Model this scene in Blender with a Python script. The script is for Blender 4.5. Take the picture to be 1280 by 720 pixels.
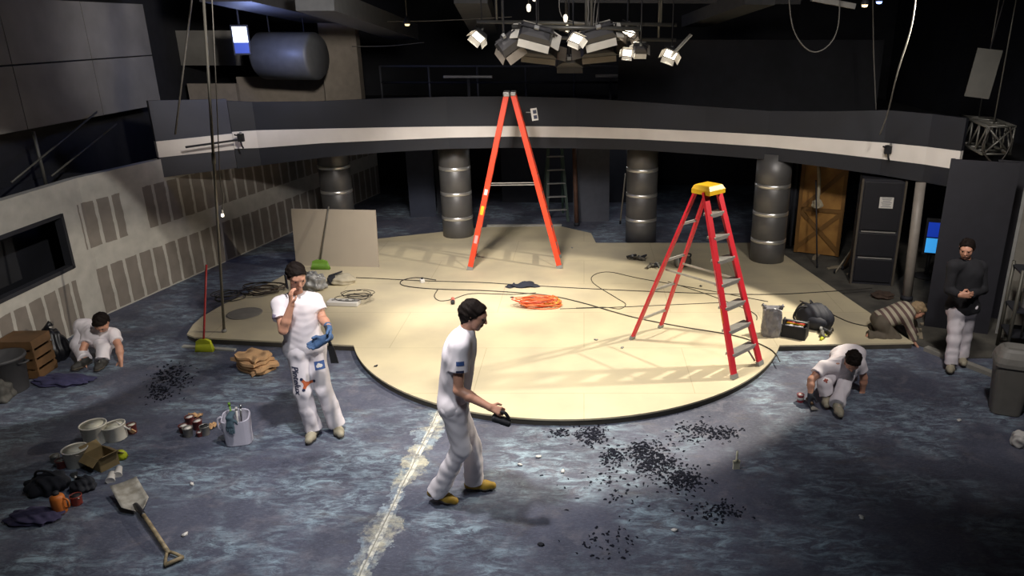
import bpy, bmesh, math, random
import numpy as np
from mathutils import Vector, Matrix, Euler
from mathutils.bvhtree import BVHTree
random.seed(4)
for o in list(bpy.data.objects): bpy.data.objects.remove(o)
SC = bpy.context.scene
COL = SC.collection
R = math.radians

# ---------------------------------------------------------------- camera
CH, PITCH, FPX, CX = 3.9, R(19.5), 930.0, 730.0
cd = bpy.data.cameras.new('camera'); cam = bpy.data.objects.new('camera', cd); COL.objects.link(cam)
cam.location = (0, 0, CH); cam.rotation_euler = (R(90) - PITCH, 0, 0)
cd.sensor_width = 36; cd.lens = FPX * 36 / 1280; cd.shift_x = -(CX - 640) / 1280
cd.clip_end = 100
SC.camera = cam
# ---------------------------------------------------------------- world, exposure, lights
SC.view_settings.view_transform = 'Standard'; SC.view_settings.look = 'None'
SC.view_settings.gamma = 1; SC.view_settings.use_curve_mapping = False
SC.view_settings.exposure = 0.0
w = bpy.data.worlds.new('world'); SC.world = w; w.use_nodes = True
bg = w.node_tree.nodes['Background']; bg.inputs[0].default_value = (.55, .62, .8, 1); bg.inputs[1].default_value = .11
def spot(name, loc, target, power, color, size, blend, radius=.08):
    l = bpy.data.lights.new(name, 'SPOT'); l.energy = power; l.color = color
    l.spot_size = R(size); l.spot_blend = blend; l.shadow_soft_size = radius
    o = bpy.data.objects.new(name, l); COL.objects.link(o); o.location = loc
    o.rotation_euler = (Vector(target) - Vector(loc)).to_track_quat('-Z', 'Y').to_euler()
    return o
spot('spot_front', (-1.75, 5.4, 4.5), (-1.6, 6.6, 0), 640, (1, .95, .93), 88, .9, .10)
spot('spot_stage_right', (4.5, 9.2, 4.4), (.0, 9.0, 0), 1500, (1, .91, .76), 61, .15, .07)
spot('spot_stage_overhead', (-.1, 8.2, 4.7), (-.3, 8.3, 0), 1050, (1, .91, .76), 66, .3, .18)
spot('spot_back', (-1.6, 8.0, 4.5), (-2.1, 12.0, .1), 1500, (1, .93, .86), 66, .9, .4)
spot('spot_left_wall', (-2.2, 4.6, 4.5), (-6.8, 8.35, .9), 750, (1, .97, .92), 34, .12, .06)
spot('spot_near_floor', (-1.2, 3.4, 4.6), (-1.1, 5.3, 0), 300, (.9, .95, 1), 95, .9, .25)
spot('spot_gallery', (-2.0, 7.0, 4.6), (-6.0, 13.0, 3.7), 1000, (1, .94, .88), 48, .9, .2)
spot('spot_right_bay', (3.4, 6.5, 4.5), (4.6, 11.0, .8), 420, (1, .93, .85), 75, .8, .2)
spot('fill_balcony_centre', (-.4, 6.6, 4.6), (-.4, 13.0, 2.2), 420, (1, .95, .93), 62, .9, .5)  # added fill that brightens the white balcony band, not a lamp of the studio
spot('fill_right_floor', (3.2, 5.2, 4.5), (4.0, 8.0, .2), 330, (1, .95, .93), 68, 1, .12)  # soft fill added for the squatting man, bin and standing man on the right
fill_l = bpy.data.lights.new('fill_under_balcony', 'POINT'); fill_l.energy = 14; fill_l.color = (.9, .93, 1); fill_l.shadow_soft_size = .3  # unseen point lamp, added only to lift the blacks under the balcony
fill_o = bpy.data.objects.new('fill_under_balcony', fill_l); COL.objects.link(fill_o); fill_o.location = (.6, 15.6, 1.75)
spot('spot_balcony_right', (2.0, 7.0, 4.6), (4.0, 12, 2.2), 260, (1, .95, .92), 70, .9, .2)

# ---------------------------------------------------------------- helpers
_cp, _sp = math.cos(PITCH), math.sin(PITCH)
def _ray(u, v): return Vector(((u - CX), FPX * _cp - (v - 360) * _sp, -FPX * _sp - (v - 360) * _cp))
def W(u, v, Y):
    d = _ray(u, v); return Vector((0, 0, CH)) + d * (Y / d.y)
def G(u, v, z=0.0):
    d = _ray(u, v); return Vector((0, 0, CH)) + d * ((z - CH) / d.z)
def lin(h):
    h = h.lstrip('#'); c = [int(h[i:i + 2], 16) / 255 for i in (0, 2, 4)]
    return tuple(x / 12.92 if x <= .04045 else ((x + .055) / 1.055) ** 2.4 for x in c) + (1,)
MATS = {}
def mat(name, hexc, rough=.6, metal=0, var=.15, scale=8, emit=None, es=0, hex2=None, bump=0, trans=0, bscale=None, detail=6, spec=None):
    if name in MATS: return MATS[name]
    m = bpy.data.materials.new(name); m.use_nodes = True; nt = m.node_tree; n = nt.nodes; b = n['Principled BSDF']
    b.inputs['Roughness'].default_value = rough; b.inputs['Metallic'].default_value = metal
    if spec is not None: b.inputs['Specular IOR Level'].default_value = spec
    c = lin(hexc); tc = n.new('ShaderNodeTexCoord')
    nz = n.new('ShaderNodeTexNoise'); nz.inputs['Scale'].default_value = scale; nz.inputs['Detail'].default_value = detail
    nt.links.new(tc.outputs['Object'], nz.inputs['Vector'])
    cr = n.new('ShaderNodeValToRGB')
    c2 = lin(hex2) if hex2 else tuple(x * (1 - var) for x in c[:3]) + (1,)
    cr.color_ramp.elements[0].color = c2; cr.color_ramp.elements[0].position = .35
    cr.color_ramp.elements[1].color = c; cr.color_ramp.elements[1].position = .65
    nt.links.new(nz.outputs['Fac'], cr.inputs['Fac']); nt.links.new(cr.outputs['Color'], b.inputs['Base Color'])
    if bump:
        nb = n.new('ShaderNodeTexNoise'); nb.inputs['Scale'].default_value = bscale or scale * 2; nb.inputs['Detail'].default_value = 6
        nt.links.new(tc.outputs['Object'], nb.inputs['Vector'])
        bp = n.new('ShaderNodeBump'); bp.inputs['Strength'].default_value = bump; bp.inputs['Distance'].default_value = .02
        nt.links.new(nb.outputs['Fac'], bp.inputs['Height']); nt.links.new(bp.outputs['Normal'], b.inputs['Normal'])
    if emit:
        b.inputs['Emission Color'].default_value = lin(emit); b.inputs['Emission Strength'].default_value = es
    if trans: b.inputs['Transmission Weight'].default_value = trans
    MATS[name] = m; return m

class MB:
    """collects shapes into one mesh"""
    def __init__(s): s.v = []; s.f = []; s.sm = []
    def add(s, vs, fs, smooth=False):
        o = len(s.v); s.v += [tuple(v) for v in vs]; s.f += [tuple(i + o for i in f) for f in fs]; s.sm += [smooth] * len(fs); return s
    def box(s, c, size, rz=0, rot=None, bev=0):
        bm = bmesh.new(); bmesh.ops.create_cube(bm, size=1)
        bmesh.ops.scale(bm, vec=size, verts=bm.verts)
        if bev: bmesh.ops.bevel(bm, geom=list(bm.edges), offset=bev, segments=2, profile=.5, affect='EDGES')
        M = Matrix.Translation(c) @ (rot.to_matrix().to_4x4() if isinstance(rot, Euler) else (rot.to_4x4() if rot is not None else Matrix.Rotation(rz, 4, 'Z')))
        bmesh.ops.transform(bm, matrix=M, verts=bm.verts); return s._bm(bm)
    def _bm(s, bm, smooth=False):
        bm.verts.index_update(); s.add([v.co for v in bm.verts], [[v.index for v in f.verts] for f in bm.faces], smooth); bm.free(); return s
    def bar(s, a, b, w, h, up=(0, 0, 1), bev=0):
        a, b = Vector(a), Vector(b); d = b - a; L = d.length; z = d / L; u = Vector(up)
        if abs(z.dot(u)) > .99: u = Vector((0, 1, 0))
        x = u.cross(z).normalized(); y = z.cross(x)
        M = Matrix((x, y, z)).transposed(); return s.box((a + b) / 2, (w, h, L), rot=M, bev=bev)
    def tube(s, pts, r, n=8, cap=True, rs=None):
        pts = [Vector(p) for p in pts]; vs = []; fs = []; prev = None
        for i, p in enumerate(pts):
            t = (pts[min(i + 1, len(pts) - 1)] - pts[max(i - 1, 0)])
            t = t.normalized() if t.length > 1e-9 else Vector((0, 0, 1))
            if prev is None:
                u = Vector((0, 0, 1)) if abs(t.z) < .9 else Vector((1, 0, 0)); x = u.cross(t).normalized()
            else:
                x = (prev - t * prev.dot(t))
                x = x.normalized() if x.length > 1e-6 else t.orthogonal().normalized()
            prev = x; y = t.cross(x); rr = rs[i] if rs else r
            vs += [p + (x * math.cos(2 * math.pi * k / n) + y * math.sin(2 * math.pi * k / n)) * rr for k in range(n)]
        for i in range(len(pts) - 1):
            for k in range(n):
                k2 = (k + 1) % n; fs.append((i * n + k, i * n + k2, (i + 1) * n + k2, (i + 1) * n + k))
        if cap: fs.append(tuple(range(n - 1, -1, -1))); fs.append(tuple((len(pts) - 1) * n + k for k in range(n)))
        return s.add(vs, fs, True)
    def lathe(s, prof, c=(0, 0, 0), n=24, M=None, smooth=True):
        vs = []; fs = []; m = len(prof)
        for k in range(n):
            a = 2 * math.pi * k / n
            for r, z in prof: vs.append(Vector((r * math.cos(a), r * math.sin(a), z)))
        for k in range(n):
            k2 = (k + 1) % n
            for i in range(m - 1): fs.append((k * m + i, k2 * m + i, k2 * m + i + 1, k * m + i + 1))
        if prof[0][0] > 1e-6: fs.append(tuple(k * m for k in range(n - 1, -1, -1)))
        if prof[-1][0] > 1e-6: fs.append(tuple(k * m + m - 1 for k in range(n)))
        T = Matrix.Translation(c) @ (M.to_4x4() if M is not None else Matrix.Identity(4))
        return s.add([T @ v for v in vs], fs, smooth)
    def prism(s, poly, z0, z1, M=None):
        n = len(poly); vs = [Vector((x, y, z0)) for x, y in poly] + [Vector((x, y, z1)) for x, y in poly]
        fs = [tuple(range(n - 1, -1, -1)), tuple(range(n, 2 * n))] + [(i, (i + 1) % n, n + (i + 1) % n, n + i) for i in range(n)]
        if M is not None: vs = [M @ v for v in vs]
        return s.add(vs, fs)
    def ball(s, c, r, n=16, sc=(1, 1, 1), fn=None, M=None):
        bm = bmesh.new(); bmesh.ops.create_icosphere(bm, subdivisions=3 if n > 10 else 2, radius=1)
        for v in bm.verts:
            k = fn(v.co) if fn else 1
            p = Vector((v.co.x * sc[0], v.co.y * sc[1], v.co.z * sc[2])) * r * k
            v.co = (M @ p if M is not None else p) + Vector(c)
        return s._bm(bm, True)
    def strip(s, secs, closed=False):
        """secs: list of equal-length point rings (closed rings) lofted"""
        n = len(secs[0]); vs = [p for q in secs for p in q]; fs = []
        for i in range(len(secs) - 1):
            for k in range(n): fs.append((i * n + k, i * n + (k + 1) % n, (i + 1) * n + (k + 1) % n, (i + 1) * n + k))
        fs.append(tuple(range(n - 1, -1, -1))); fs.append(tuple((len(secs) - 1) * n + k for k in range(n)))
        return s.add(vs, fs)
    def build(s, name, m, parent=None, **kw):
        me = bpy.data.meshes.new(name); me.from_pydata(s.v, [], s.f); me.materials.append(m)
        bm = bmesh.new(); bm.from_mesh(me); bmesh.ops.recalc_face_normals(bm, faces=bm.faces); bm.to_mesh(me); bm.free()
        if len(me.polygons) == len(s.sm): me.polygons.foreach_set('use_smooth', s.sm)
        o = bpy.data.objects.new(name, me); COL.objects.link(o)
        if parent: o.parent = parent
        for k, v in kw.items(): o[k] = v
        return o
def tag(o, label, cat, group=None, kind=None):
    if label: o['label'] = label
    if cat: o['category'] = cat
    if group: o['group'] = group
    if kind: o['kind'] = kind
    return o
def thing(name, label, cat, loc=(0, 0, 0), rz=0, group=None):
    o = bpy.data.objects.new(name, None); COL.objects.link(o); o.empty_display_size = .1
    o.location = loc; o.rotation_euler = (0, 0, rz); return tag(o, label, cat, group)
def struct(o): o['kind'] = 'structure'; return o
def copy_tree(o, parent=None):
    c = o.copy(); COL.objects.link(c)
    if parent: c.parent = parent
    for ch in list(o.children): copy_tree(ch, c)
    return c
def smoothpts(pts, n=6):
    pts = [Vector(p) for p in pts]; out = []
    for i in range(len(pts) - 1):
        p0 = pts[max(i - 1, 0)]; p1 = pts[i]; p2 = pts[i + 1]; p3 = pts[min(i + 2, len(pts) - 1)]
        for k in range(n):
            t = k / n
            out.append(.5 * ((2 * p1) + (p2 - p0) * t + (2 * p0 - 5 * p1 + 4 * p2 - p3) * t * t + (3 * p1 - p0 - 3 * p2 + p3) * t ** 3))
    return out + [pts[-1]]

# ---------------------------------------------------------------- materials
M_black = mat('matte_black', '#202024', .75, var=.3)
M_dark = mat('dark_paint', '#24252c', .7, var=.35, scale=3)
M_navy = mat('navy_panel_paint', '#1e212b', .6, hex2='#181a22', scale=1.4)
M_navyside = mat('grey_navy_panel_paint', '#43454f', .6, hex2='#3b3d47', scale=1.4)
M_white = mat('white_band_paint', '#ece6e0', .5, hex2='#d9d2cc', scale=1.2)
M_metal = mat('brushed_metal', '#b8b8b8', .32, 1, var=.1)
M_clad = mat('column_cladding', '#6f6e6e', .45, .5, var=.2, scale=3)
M_band = mat('polished_band', '#f2f0ec', .3, .85, var=.05)
M_grey = mat('grey_plastic', '#8a8a88', .5)
M_alu = mat('aluminium', '#b4b2ae', .45, .6, var=.15)
M_orange = mat('orange_fibreglass', '#e8482a', .4, var=.12, scale=5)
M_red = mat('red_fibreglass', '#cc2434', .4, var=.12, scale=5)
M_yellow = mat('yellow_plastic', '#e9b91c', .45, var=.15)
M_lime = mat('lime_plastic', '#c8d02a', .55)
M_skin = mat('skin', '#c8937a', .5, var=.12, scale=14)
M_hair = mat('dark_hair', '#1d1613', .75, var=.4, scale=60, spec=.12)
M_shirt = mat('white_cotton', '#e8e0e4', .85, var=.05, scale=5)
M_trouser = mat('white_work_cotton', '#e0d9de', .85, var=.07, scale=5)
M_shoe = mat('beige_shoe', '#a79f8a', .6, var=.2, scale=14)
M_tan = mat('tan_shoe', '#b08c2c', .6, var=.3, scale=12)
M_sole = mat('rubber_sole', '#5b5348', .8)
M_glove = mat('blue_work_glove', '#4b6a94', .7, var=.35, scale=20)
M_eye = mat('eye_dark', '#1a1412', .3)
M_cable = mat('black_cable', '#35312c', .6)
M_concrete = mat('old_concrete', '#7d7a74', .85, hex2='#68655f', scale=1.3, bump=.15)
M_drywall = mat('drywall_grey', '#9c968d', .9, var=.06, scale=2)
M_wood = mat('warm_wood', '#6b4d30', .6, hex2='#4e3820', scale=4)
M_card = mat('brown_paper', '#c9a074', .85, var=.2, scale=6, bump=.2)
M_rubble = mat('dusty_floor', '#57544d', .9, hex2='#3d3b37', scale=3, bump=.3)
M_wlabel = mat('white_label', '#d2cfca', .5, var=.03)
M_cloth_dark = mat('dark_cloth', '#23252d', .9, var=.3, scale=10, bump=.3)

def floor_material():
    m = bpy.data.materials.new('worn_blue_paint'); m.use_nodes = True; nt = m.node_tree; n = nt.nodes; L = nt.links; b = n['Principled BSDF']
    tc = n.new('ShaderNodeTexCoord'); P = tc.outputs['Object']
    def noise(scale, detail=8, rough=.6, vec=P, dist=0):
        z = n.new('ShaderNodeTexNoise'); z.inputs['Scale'].default_value = scale; z.inputs['Detail'].default_value = detail
        z.inputs['Roughness'].default_value = rough; z.inputs['Distortion'].default_value = dist; L.new(vec, z.inputs['Vector']); return z.outputs['Fac']
    def ramp(fac, a, bb, c0=(0, 0, 0, 1), c1=(1, 1, 1, 1)):
        r = n.new('ShaderNodeValToRGB'); r.color_ramp.elements[0].position = a; r.color_ramp.elements[1].position = bb
        r.color_ramp.elements[0].color = c0; r.color_ramp.elements[1].color = c1; L.new(fac, r.inputs['Fac']); return r.outputs['Color']
    def mix(fac, c0, c1):
        x = n.new('ShaderNodeMix'); x.data_type = 'RGBA'
        if isinstance(fac, float): x.inputs['Factor'].default_value = fac
        else: L.new(fac, x.inputs['Factor'])
        for s, c in ((x.inputs['A'], c0), (x.inputs['B'], c1)):
            if isinstance(c, tuple): s.default_value = c
            else: L.new(c, s)
        return x.outputs['Result']
    def math_(op, a, b_=None, clamp=False):
        x = n.new('ShaderNodeMath'); x.operation = op; x.use_clamp = clamp
        for i, q in enumerate((a, b_)):
            if q is None: continue
            if isinstance(q, (int, float)): x.inputs[i].default_value = q
            else: L.new(q, x.inputs[i])
        return x.outputs[0]
    mp = n.new('ShaderNodeMapping'); mp.inputs['Rotation'].default_value = (0, 0, R(25)); mp.inputs['Scale'].default_value = (1, 2.6, 1); L.new(P, mp.inputs['Vector'])
    base = ramp(noise(.9, 10, .65), .35, .68, lin('#404453'), lin('#5a5d6e'))
    base = mix(ramp(noise(3.1, 8, .7, dist=.6), .52, .7), base, lin('#696873'))
    brown = ramp(noise(1.7, 6, .6, mp.outputs['Vector']), .58, .72)
    base = mix(math_('MULTIPLY', brown, .55), base, lin('#5f5955'))
    scuff = math_('MULTIPLY', ramp(noise(1.1, 4, .55), .44, .58), ramp(noise(4.2, 14, .8, mp.outputs['Vector'], .8), .46, .62))
    base = mix(math_('MULTIPLY', scuff, .85), base, lin('#9cb3c0'))
    deep = math_('MULTIPLY', ramp(noise(1.05, 4, .5, dist=.5), .52, .66), ramp(noise(9, 10, .75), .44, .62))
    base = mix(math_('MULTIPLY', deep, .65), base, lin('#242838'))
    fine = noise(26, 12, .8, mp.outputs['Vector'], .4)
    base = mix(math_('MULTIPLY', ramp(fine, .50, .66), .45), base, lin('#868793'))
    base = mix(math_('MULTIPLY', ramp(noise(17, 12, .8, mp.outputs['Vector'], .6), .52, .66), .6), base, lin('#2b2d38'))
    speck = ramp(noise(42, 6, .7), .70, .78); base = mix(math_('MULTIPLY', speck, .5), base, lin('#b7bcc4'))
    # worn seam running away from the camera
    a, c = G(546, 520), G(452, 716); d = (c - a).normalized()
    sx = n.new('ShaderNodeSeparateXYZ'); L.new(P, sx.inputs[0]); X, Y = sx.outputs[0], sx.outputs[1]
    px = math_('SUBTRACT', X, a.x); py = math_('SUBTRACT', Y, a.y)
    along = math_('ADD', math_('MULTIPLY', px, d.x), math_('MULTIPLY', py, d.y))
    side = math_('ADD', math_('MULTIPLY', px, -d.y), math_('MULTIPLY', py, d.x))
    wob = math_('MULTIPLY', math_('SUBTRACT', noise(2.4, 10, .72), .5), .75)
    dist = math_('ABSOLUTE', math_('ADD', side, wob))
    inrange = math_('MULTIPLY', math_('GREATER_THAN', along, -.12), math_('LESS_THAN', along, 6))
    wide = math_('MULTIPLY', math_('LESS_THAN', dist, .11), inrange)
    pale = mix(ramp(noise(2.2, 4), .45, .56), lin('#9fb0bc'), lin('#c9c4ac'))
    base = mix(math_('MULTIPLY', math_('MULTIPLY', wide, ramp(noise(7, 12, .8), .42, .60)), .85), base, pale)
    core = math_('MULTIPLY', math_('LESS_THAN', math_('ABSOLUTE', math_('ADD', side, math_('MULTIPLY', wob, .12))), .03), inrange)
    base = mix(math_('MULTIPLY', math_('MULTIPLY', core, ramp(noise(11, 8, .75), .42, .56)), .9), base, lin('#dcd9cc'))
    crack = math_('MULTIPLY', math_('LESS_THAN', math_('ABSOLUTE', math_('ADD', math_('ADD', side, math_('MULTIPLY', wob, .05)), .008)), .005), inrange)
    base = mix(crack, base, lin('#8b887c'))
    L.new(base, b.inputs['Base Color'])
    L.new(ramp(noise(4, 8, .7), .3, .7, (.42, .42, .42, 1), (.75, .75, .75, 1)), b.inputs['Roughness'])
    bp = n.new('ShaderNodeBump'); bp.inputs['Strength'].default_value = .25; bp.inputs['Distance'].default_value = .01
    L.new(noise(12, 10, .7), bp.inputs['Height']); L.new(bp.outputs['Normal'], b.inputs['Normal'])
    return m
M_floor = floor_material()
def stage_material():
    m = bpy.data.materials.new('beige_stage_board'); m.use_nodes = True; nt = m.node_tree; n = nt.nodes; L = nt.links; b = n['Principled BSDF']
    tc = n.new('ShaderNodeTexCoord')
    nz = n.new('ShaderNodeTexNoise'); nz.inputs['Scale'].default_value = 1.4; nz.inputs['Detail'].default_value = 8; L.new(tc.outputs['Object'], nz.inputs['Vector'])
    cr = n.new('ShaderNodeValToRGB'); cr.color_ramp.elements[0].color = lin('#b8ad93'); cr.color_ramp.elements[1].color = lin('#cbbf9f')
    cr.color_ramp.elements[0].position = .35; cr.color_ramp.elements[1].position = .65; L.new(nz.outputs['Fac'], cr.inputs['Fac'])
    br = n.new('ShaderNodeTexBrick'); br.inputs['Scale'].default_value = 1; br.inputs['Brick Width'].default_value = 2.44; br.inputs['Row Height'].default_value = 1.22
    br.inputs['Mortar Size'].default_value = .004; br.inputs['Color1'].default_value = (1, 1, 1, 1); br.inputs['Color2'].default_value = (.96, .96, .96, 1); br.inputs['Mortar'].default_value = (.72, .70, .66, 1)
    L.new(tc.outputs['Object'], br.inputs['Vector'])
    mx = n.new('ShaderNodeMix'); mx.data_type = 'RGBA'; mx.blend_type = 'MULTIPLY'; mx.inputs['Factor'].default_value = 1
    L.new(cr.outputs['Color'], mx.inputs['A']); L.new(br.outputs['Color'], mx.inputs['B']); L.new(mx.outputs['Result'], b.inputs['Base Color'])
    b.inputs['Roughness'].default_value = .6; return m
M_stage = stage_material()
def joint_wall_material():
    """plasterboard with filled joints: UV = (metres along the wall, height)"""
    m = bpy.data.materials.new('plasterboard_filled_joints'); m.use_nodes = True; nt = m.node_tree; n = nt.nodes; L = nt.links; b = n['Principled BSDF']
    uv = n.new('ShaderNodeUVMap'); uv.uv_map = 'wall'; sp = n.new('ShaderNodeSeparateXYZ'); L.new(uv.outputs[0], sp.inputs[0]); S, Z = sp.outputs[0], sp.outputs[1]
    nz = n.new('ShaderNodeTexNoise'); nz.inputs['Scale'].default_value = 5; nz.inputs['Detail'].default_value = 8; L.new(uv.outputs[0], nz.inputs['Vector'])
    def mt(op, a, c):
        x = n.new('ShaderNodeMath'); x.operation = op
        for i, q in enumerate((a, c)):
            if isinstance(q, (int, float)): x.inputs[i].default_value = q
            else: L.new(q, x.inputs[i])
        return x.outputs[0]
    wob = mt('MULTIPLY', mt('SUBTRACT', nz.outputs['Fac'], .5), .05); S2 = mt('ADD', S, wob); Z2 = mt('ADD', Z, wob)
    def rng(v, a, c): return mt('MULTIPLY', mt('GREATER_THAN', v, a), mt('LESS_THAN', v, c))
    lo = mt('MULTIPLY', rng(Z2, .02, .68), mt('MAXIMUM', rng(S2, 7.6, 9.42), mt('GREATER_THAN', S2, 9.86)))
    hi = mt('MULTIPLY', rng(Z2, .99, 1.62), mt('MAXIMUM', rng(S2, 9.77, 10.52), mt('GREATER_THAN', S2, 10.95)))
    board = mt('MAXIMUM', lo, hi)
    fr = mt('FRACT', mt('DIVIDE', mt('SUBTRACT', S2, 9.80), .265), 0)
    strip = mt('LESS_THAN', fr, .2); board = mt('MULTIPLY', board, mt('SUBTRACT', 1, strip))
    mx = n.new('ShaderNodeMix'); mx.data_type = 'RGBA'; L.new(board, mx.inputs['Factor']); mx.inputs['A'].default_value = lin('#b8b4ac'); mx.inputs['B'].default_value = lin('#827a72')
    cr = n.new('ShaderNodeValToRGB'); cr.color_ramp.elements[0].color = (.78, .78, .78, 1); cr.color_ramp.elements[0].position = .3; cr.color_ramp.elements[1].position = .7; L.new(nz.outputs['Fac'], cr.inputs['Fac'])
    m2 = n.new('ShaderNodeMix'); m2.data_type = 'RGBA'; m2.blend_type = 'MULTIPLY'; m2.inputs['Factor'].default_value = 1
    L.new(mx.outputs['Result'], m2.inputs['A']); L.new(cr.outputs['Color'], m2.inputs['B']); L.new(m2.outputs['Result'], b.inputs['Base Color'])
    b.inputs['Roughness'].default_value = .9; return m

# ---------------------------------------------------------------- the room
struct(MB().box((0, 8, -.05), (16, 22, .1)).build('floor', M_floor))
struct(MB().box((0, 8.4, 5.25), (16.4, 22.8, .1)).build('ceiling', M_black))
struct(MB().box((0, 19.1, 2.6), (16.4, .2, 5.2)).build('wall_back', M_dark))
struct(MB().box((7.6, 8, 2.6), (.2, 22, 5.2)).build('wall_right', M_dark))
struct(MB().box((0, -3.1, 2.6), (16.4, .2, 5.2)).build('wall_front', M_dark))
# left: low plasterboard wall with a window hole, a dark gap, old concrete above
def wall_left():
    pts = [(-6.8, -3.0), (-6.8, 7.2), (-6.8, 9.46), (-6.8, 9.9), (-5.55, 15.5), (-5.0, 18.0)]
    me = bpy.data.meshes.new('wall_left'); bm = bmesh.new(); uvl = bm.loops.layers.uv.new('wall')
    S = [p[1] if i < 4 else 9.9 + sum((Vector(pts[k + 1]) - Vector(pts[k])).length for k in range(3, i)) for i, p in enumerate(pts)]
    T = .12
    def slab(i, z0, z1):
        q = [(pts[i], S[i]), (pts[i + 1], S[i + 1])]
        d = (Vector(pts[i + 1]) - Vector(pts[i])).normalized(); nn = Vector((-d.y, d.x)) * T
        c = [(q[0][0], z0, 0), (q[1][0], z0, 0), (q[1][0], z1, 0), (q[0][0], z1, 0)]
        vf = [bm.verts.new((p[0], p[1], z)) for p, z, _ in c]; vb = [bm.verts.new((p[0] + nn.x, p[1] + nn.y, z)) for p, z, _ in c]
        ss = [q[0][1], q[1][1], q[1][1], q[0][1]]; zz = [z0, z0, z1, z1]
        def face(vs, idx):
            f = bm.faces.new(vs)
            for l, k in zip(f.loops, idx): l[uvl].uv = (ss[k], zz[k])
        face(vf, (0, 1, 2, 3)); face(vb[::-1], (3, 2, 1, 0))
        for a in range(4):
            b2 = (a + 1) % 4; face([vf[b2], vf[a], vb[a], vb[b2]], (b2, a, a, b2))
    TOP = 1.96
    slab(0, 0, TOP); slab(1, 0, .84); slab(1, 1.58, TOP)
    for i in (2, 3, 4): slab(i, 0, TOP)
    bmesh.ops.recalc_face_normals(bm, faces=bm.faces); bm.to_mesh(me); bm.free()
    me.materials.append(joint_wall_material()); o = bpy.data.objects.new('wall_left', me); COL.objects.link(o); return struct(o)
wall_left()
# booth behind the opening
t = struct(MB().box((-7.53, 8.5, .95), (.03, 4.0, 1.9)).box((-7.24, 10.55, .95), (.6, .1, 1.9)).box((-7.24, 6.5, .95), (.6, .1, 1.9)).build('wall_booth', M_dark))
struct(MB().box((-6.84, 7.22, 1.21), (.1, .05, .74)).box((-6.84, 9.44, 1.21), (.1, .05, .74)).box((-6.84, 8.33, .86), (.1, 2.2, .05)).box((-6.84, 8.33, 1.56), (.1, 2.2, .05)).build('window_1', M_dark))
# concrete upper wall set back, with formwork joints as real grooves between slabs
def concrete():
    mb = MB(); y = -3.0
    for k, yw in enumerate((2.6, 2.6, 2.6, 2.6, 2.3, 1.6, 1.6)):
        zt = 4.05 - max(0, (y - 7)) * .0
        mb.box((-7.25, y + yw / 2, 3.02), (.2, yw - .012, .78)); mb.box((-7.25, y + yw / 2, 3.82), (.2, yw - .012, .78)); y += yw
    return struct(mb.build('wall_left_upper', M_concrete))
concrete()
struct(MB().box((-7.6, 8, 2.6), (.1, 22, 5.2)).build('wall_left_backing', M_black))

# stage platform: straight wings and a round apron
def stage():
    c = Vector((-.22, 9.62)); r = 2.87; a0 = math.atan2(8.62 - c.y, -2.91); a1 = math.atan2(8.62 - c.y, 2.70)
    a0 = math.pi + math.asin((c.y - 8.62) / r); a1 = 2 * math.pi - math.asin((c.y - 8.62) / r)
    poly = [(-5.28, 9.3), (-5.2, 8.98), (-5.05, 8.88)]
    poly += [(c.x + r * math.cos(a0 + (a1 - a0) * k / 48), c.y + r * math.sin(a0 + (a1 - a0) * k / 48)) for k in range(49)]
    poly += [(4.2, 8.70), (3.5, 12.7), (3.4, 13.3), (.22, 13.3), (.14, 13.98), (-.46, 14.5), (-1.95, 14.45), (-3.87, 13.6), (-4.68, 12.25), (-4.97, 10.86), (-5.22, 10.1), (-5.3, 9.6)]
    struct(MB().prism(poly, .06, .08).build('stage_top', M_stage))
    q = []
    n = len(poly)
    cx = sum(p[0] for p in poly) / n; cy = sum(p[1] for p in poly) / n
    for x, y in poly: q.append((x + (cx - x) * .004, y + (cy - y) * .004))
    struct(MB().prism(q, 0, .06).build('stage_edge', mat('stage_edge_board', '#47433c', .8, var=.3, scale=5)))
stage()
# dusty strip of floor behind the stage, right bay
struct(MB().prism([(3.56, 12.7), (4.22, 8.9), (4.6, 8.4), (7.4, 8.4), (7.4, 15), (3.5, 15)], 0, .012).build('floor_side_bay', M_rubble))
struct(MB().prism([(4.30, 8.62), (5.05, 7.45), (5.12, 7.50), (4.38, 8.68)], 0, .05).build('trim_1', mat('pale_kerb', '#8d8a82', .8)))
struct(MB().prism([(-5.15, 8.72), (-4.42, 8.60), (-4.42, 8.66), (-5.15, 8.78)], 0, .02).build('trim_2', mat('pale_batten', '#a9a79f', .8)))
struct(MB().prism([(-1.95, 14.5), (-.45, 14.55), (-.45, 14.62), (-1.95, 14.57)], 0, .1).build('trim_3', mat('pale_batten', '#a9a79f', .8)))

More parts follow.
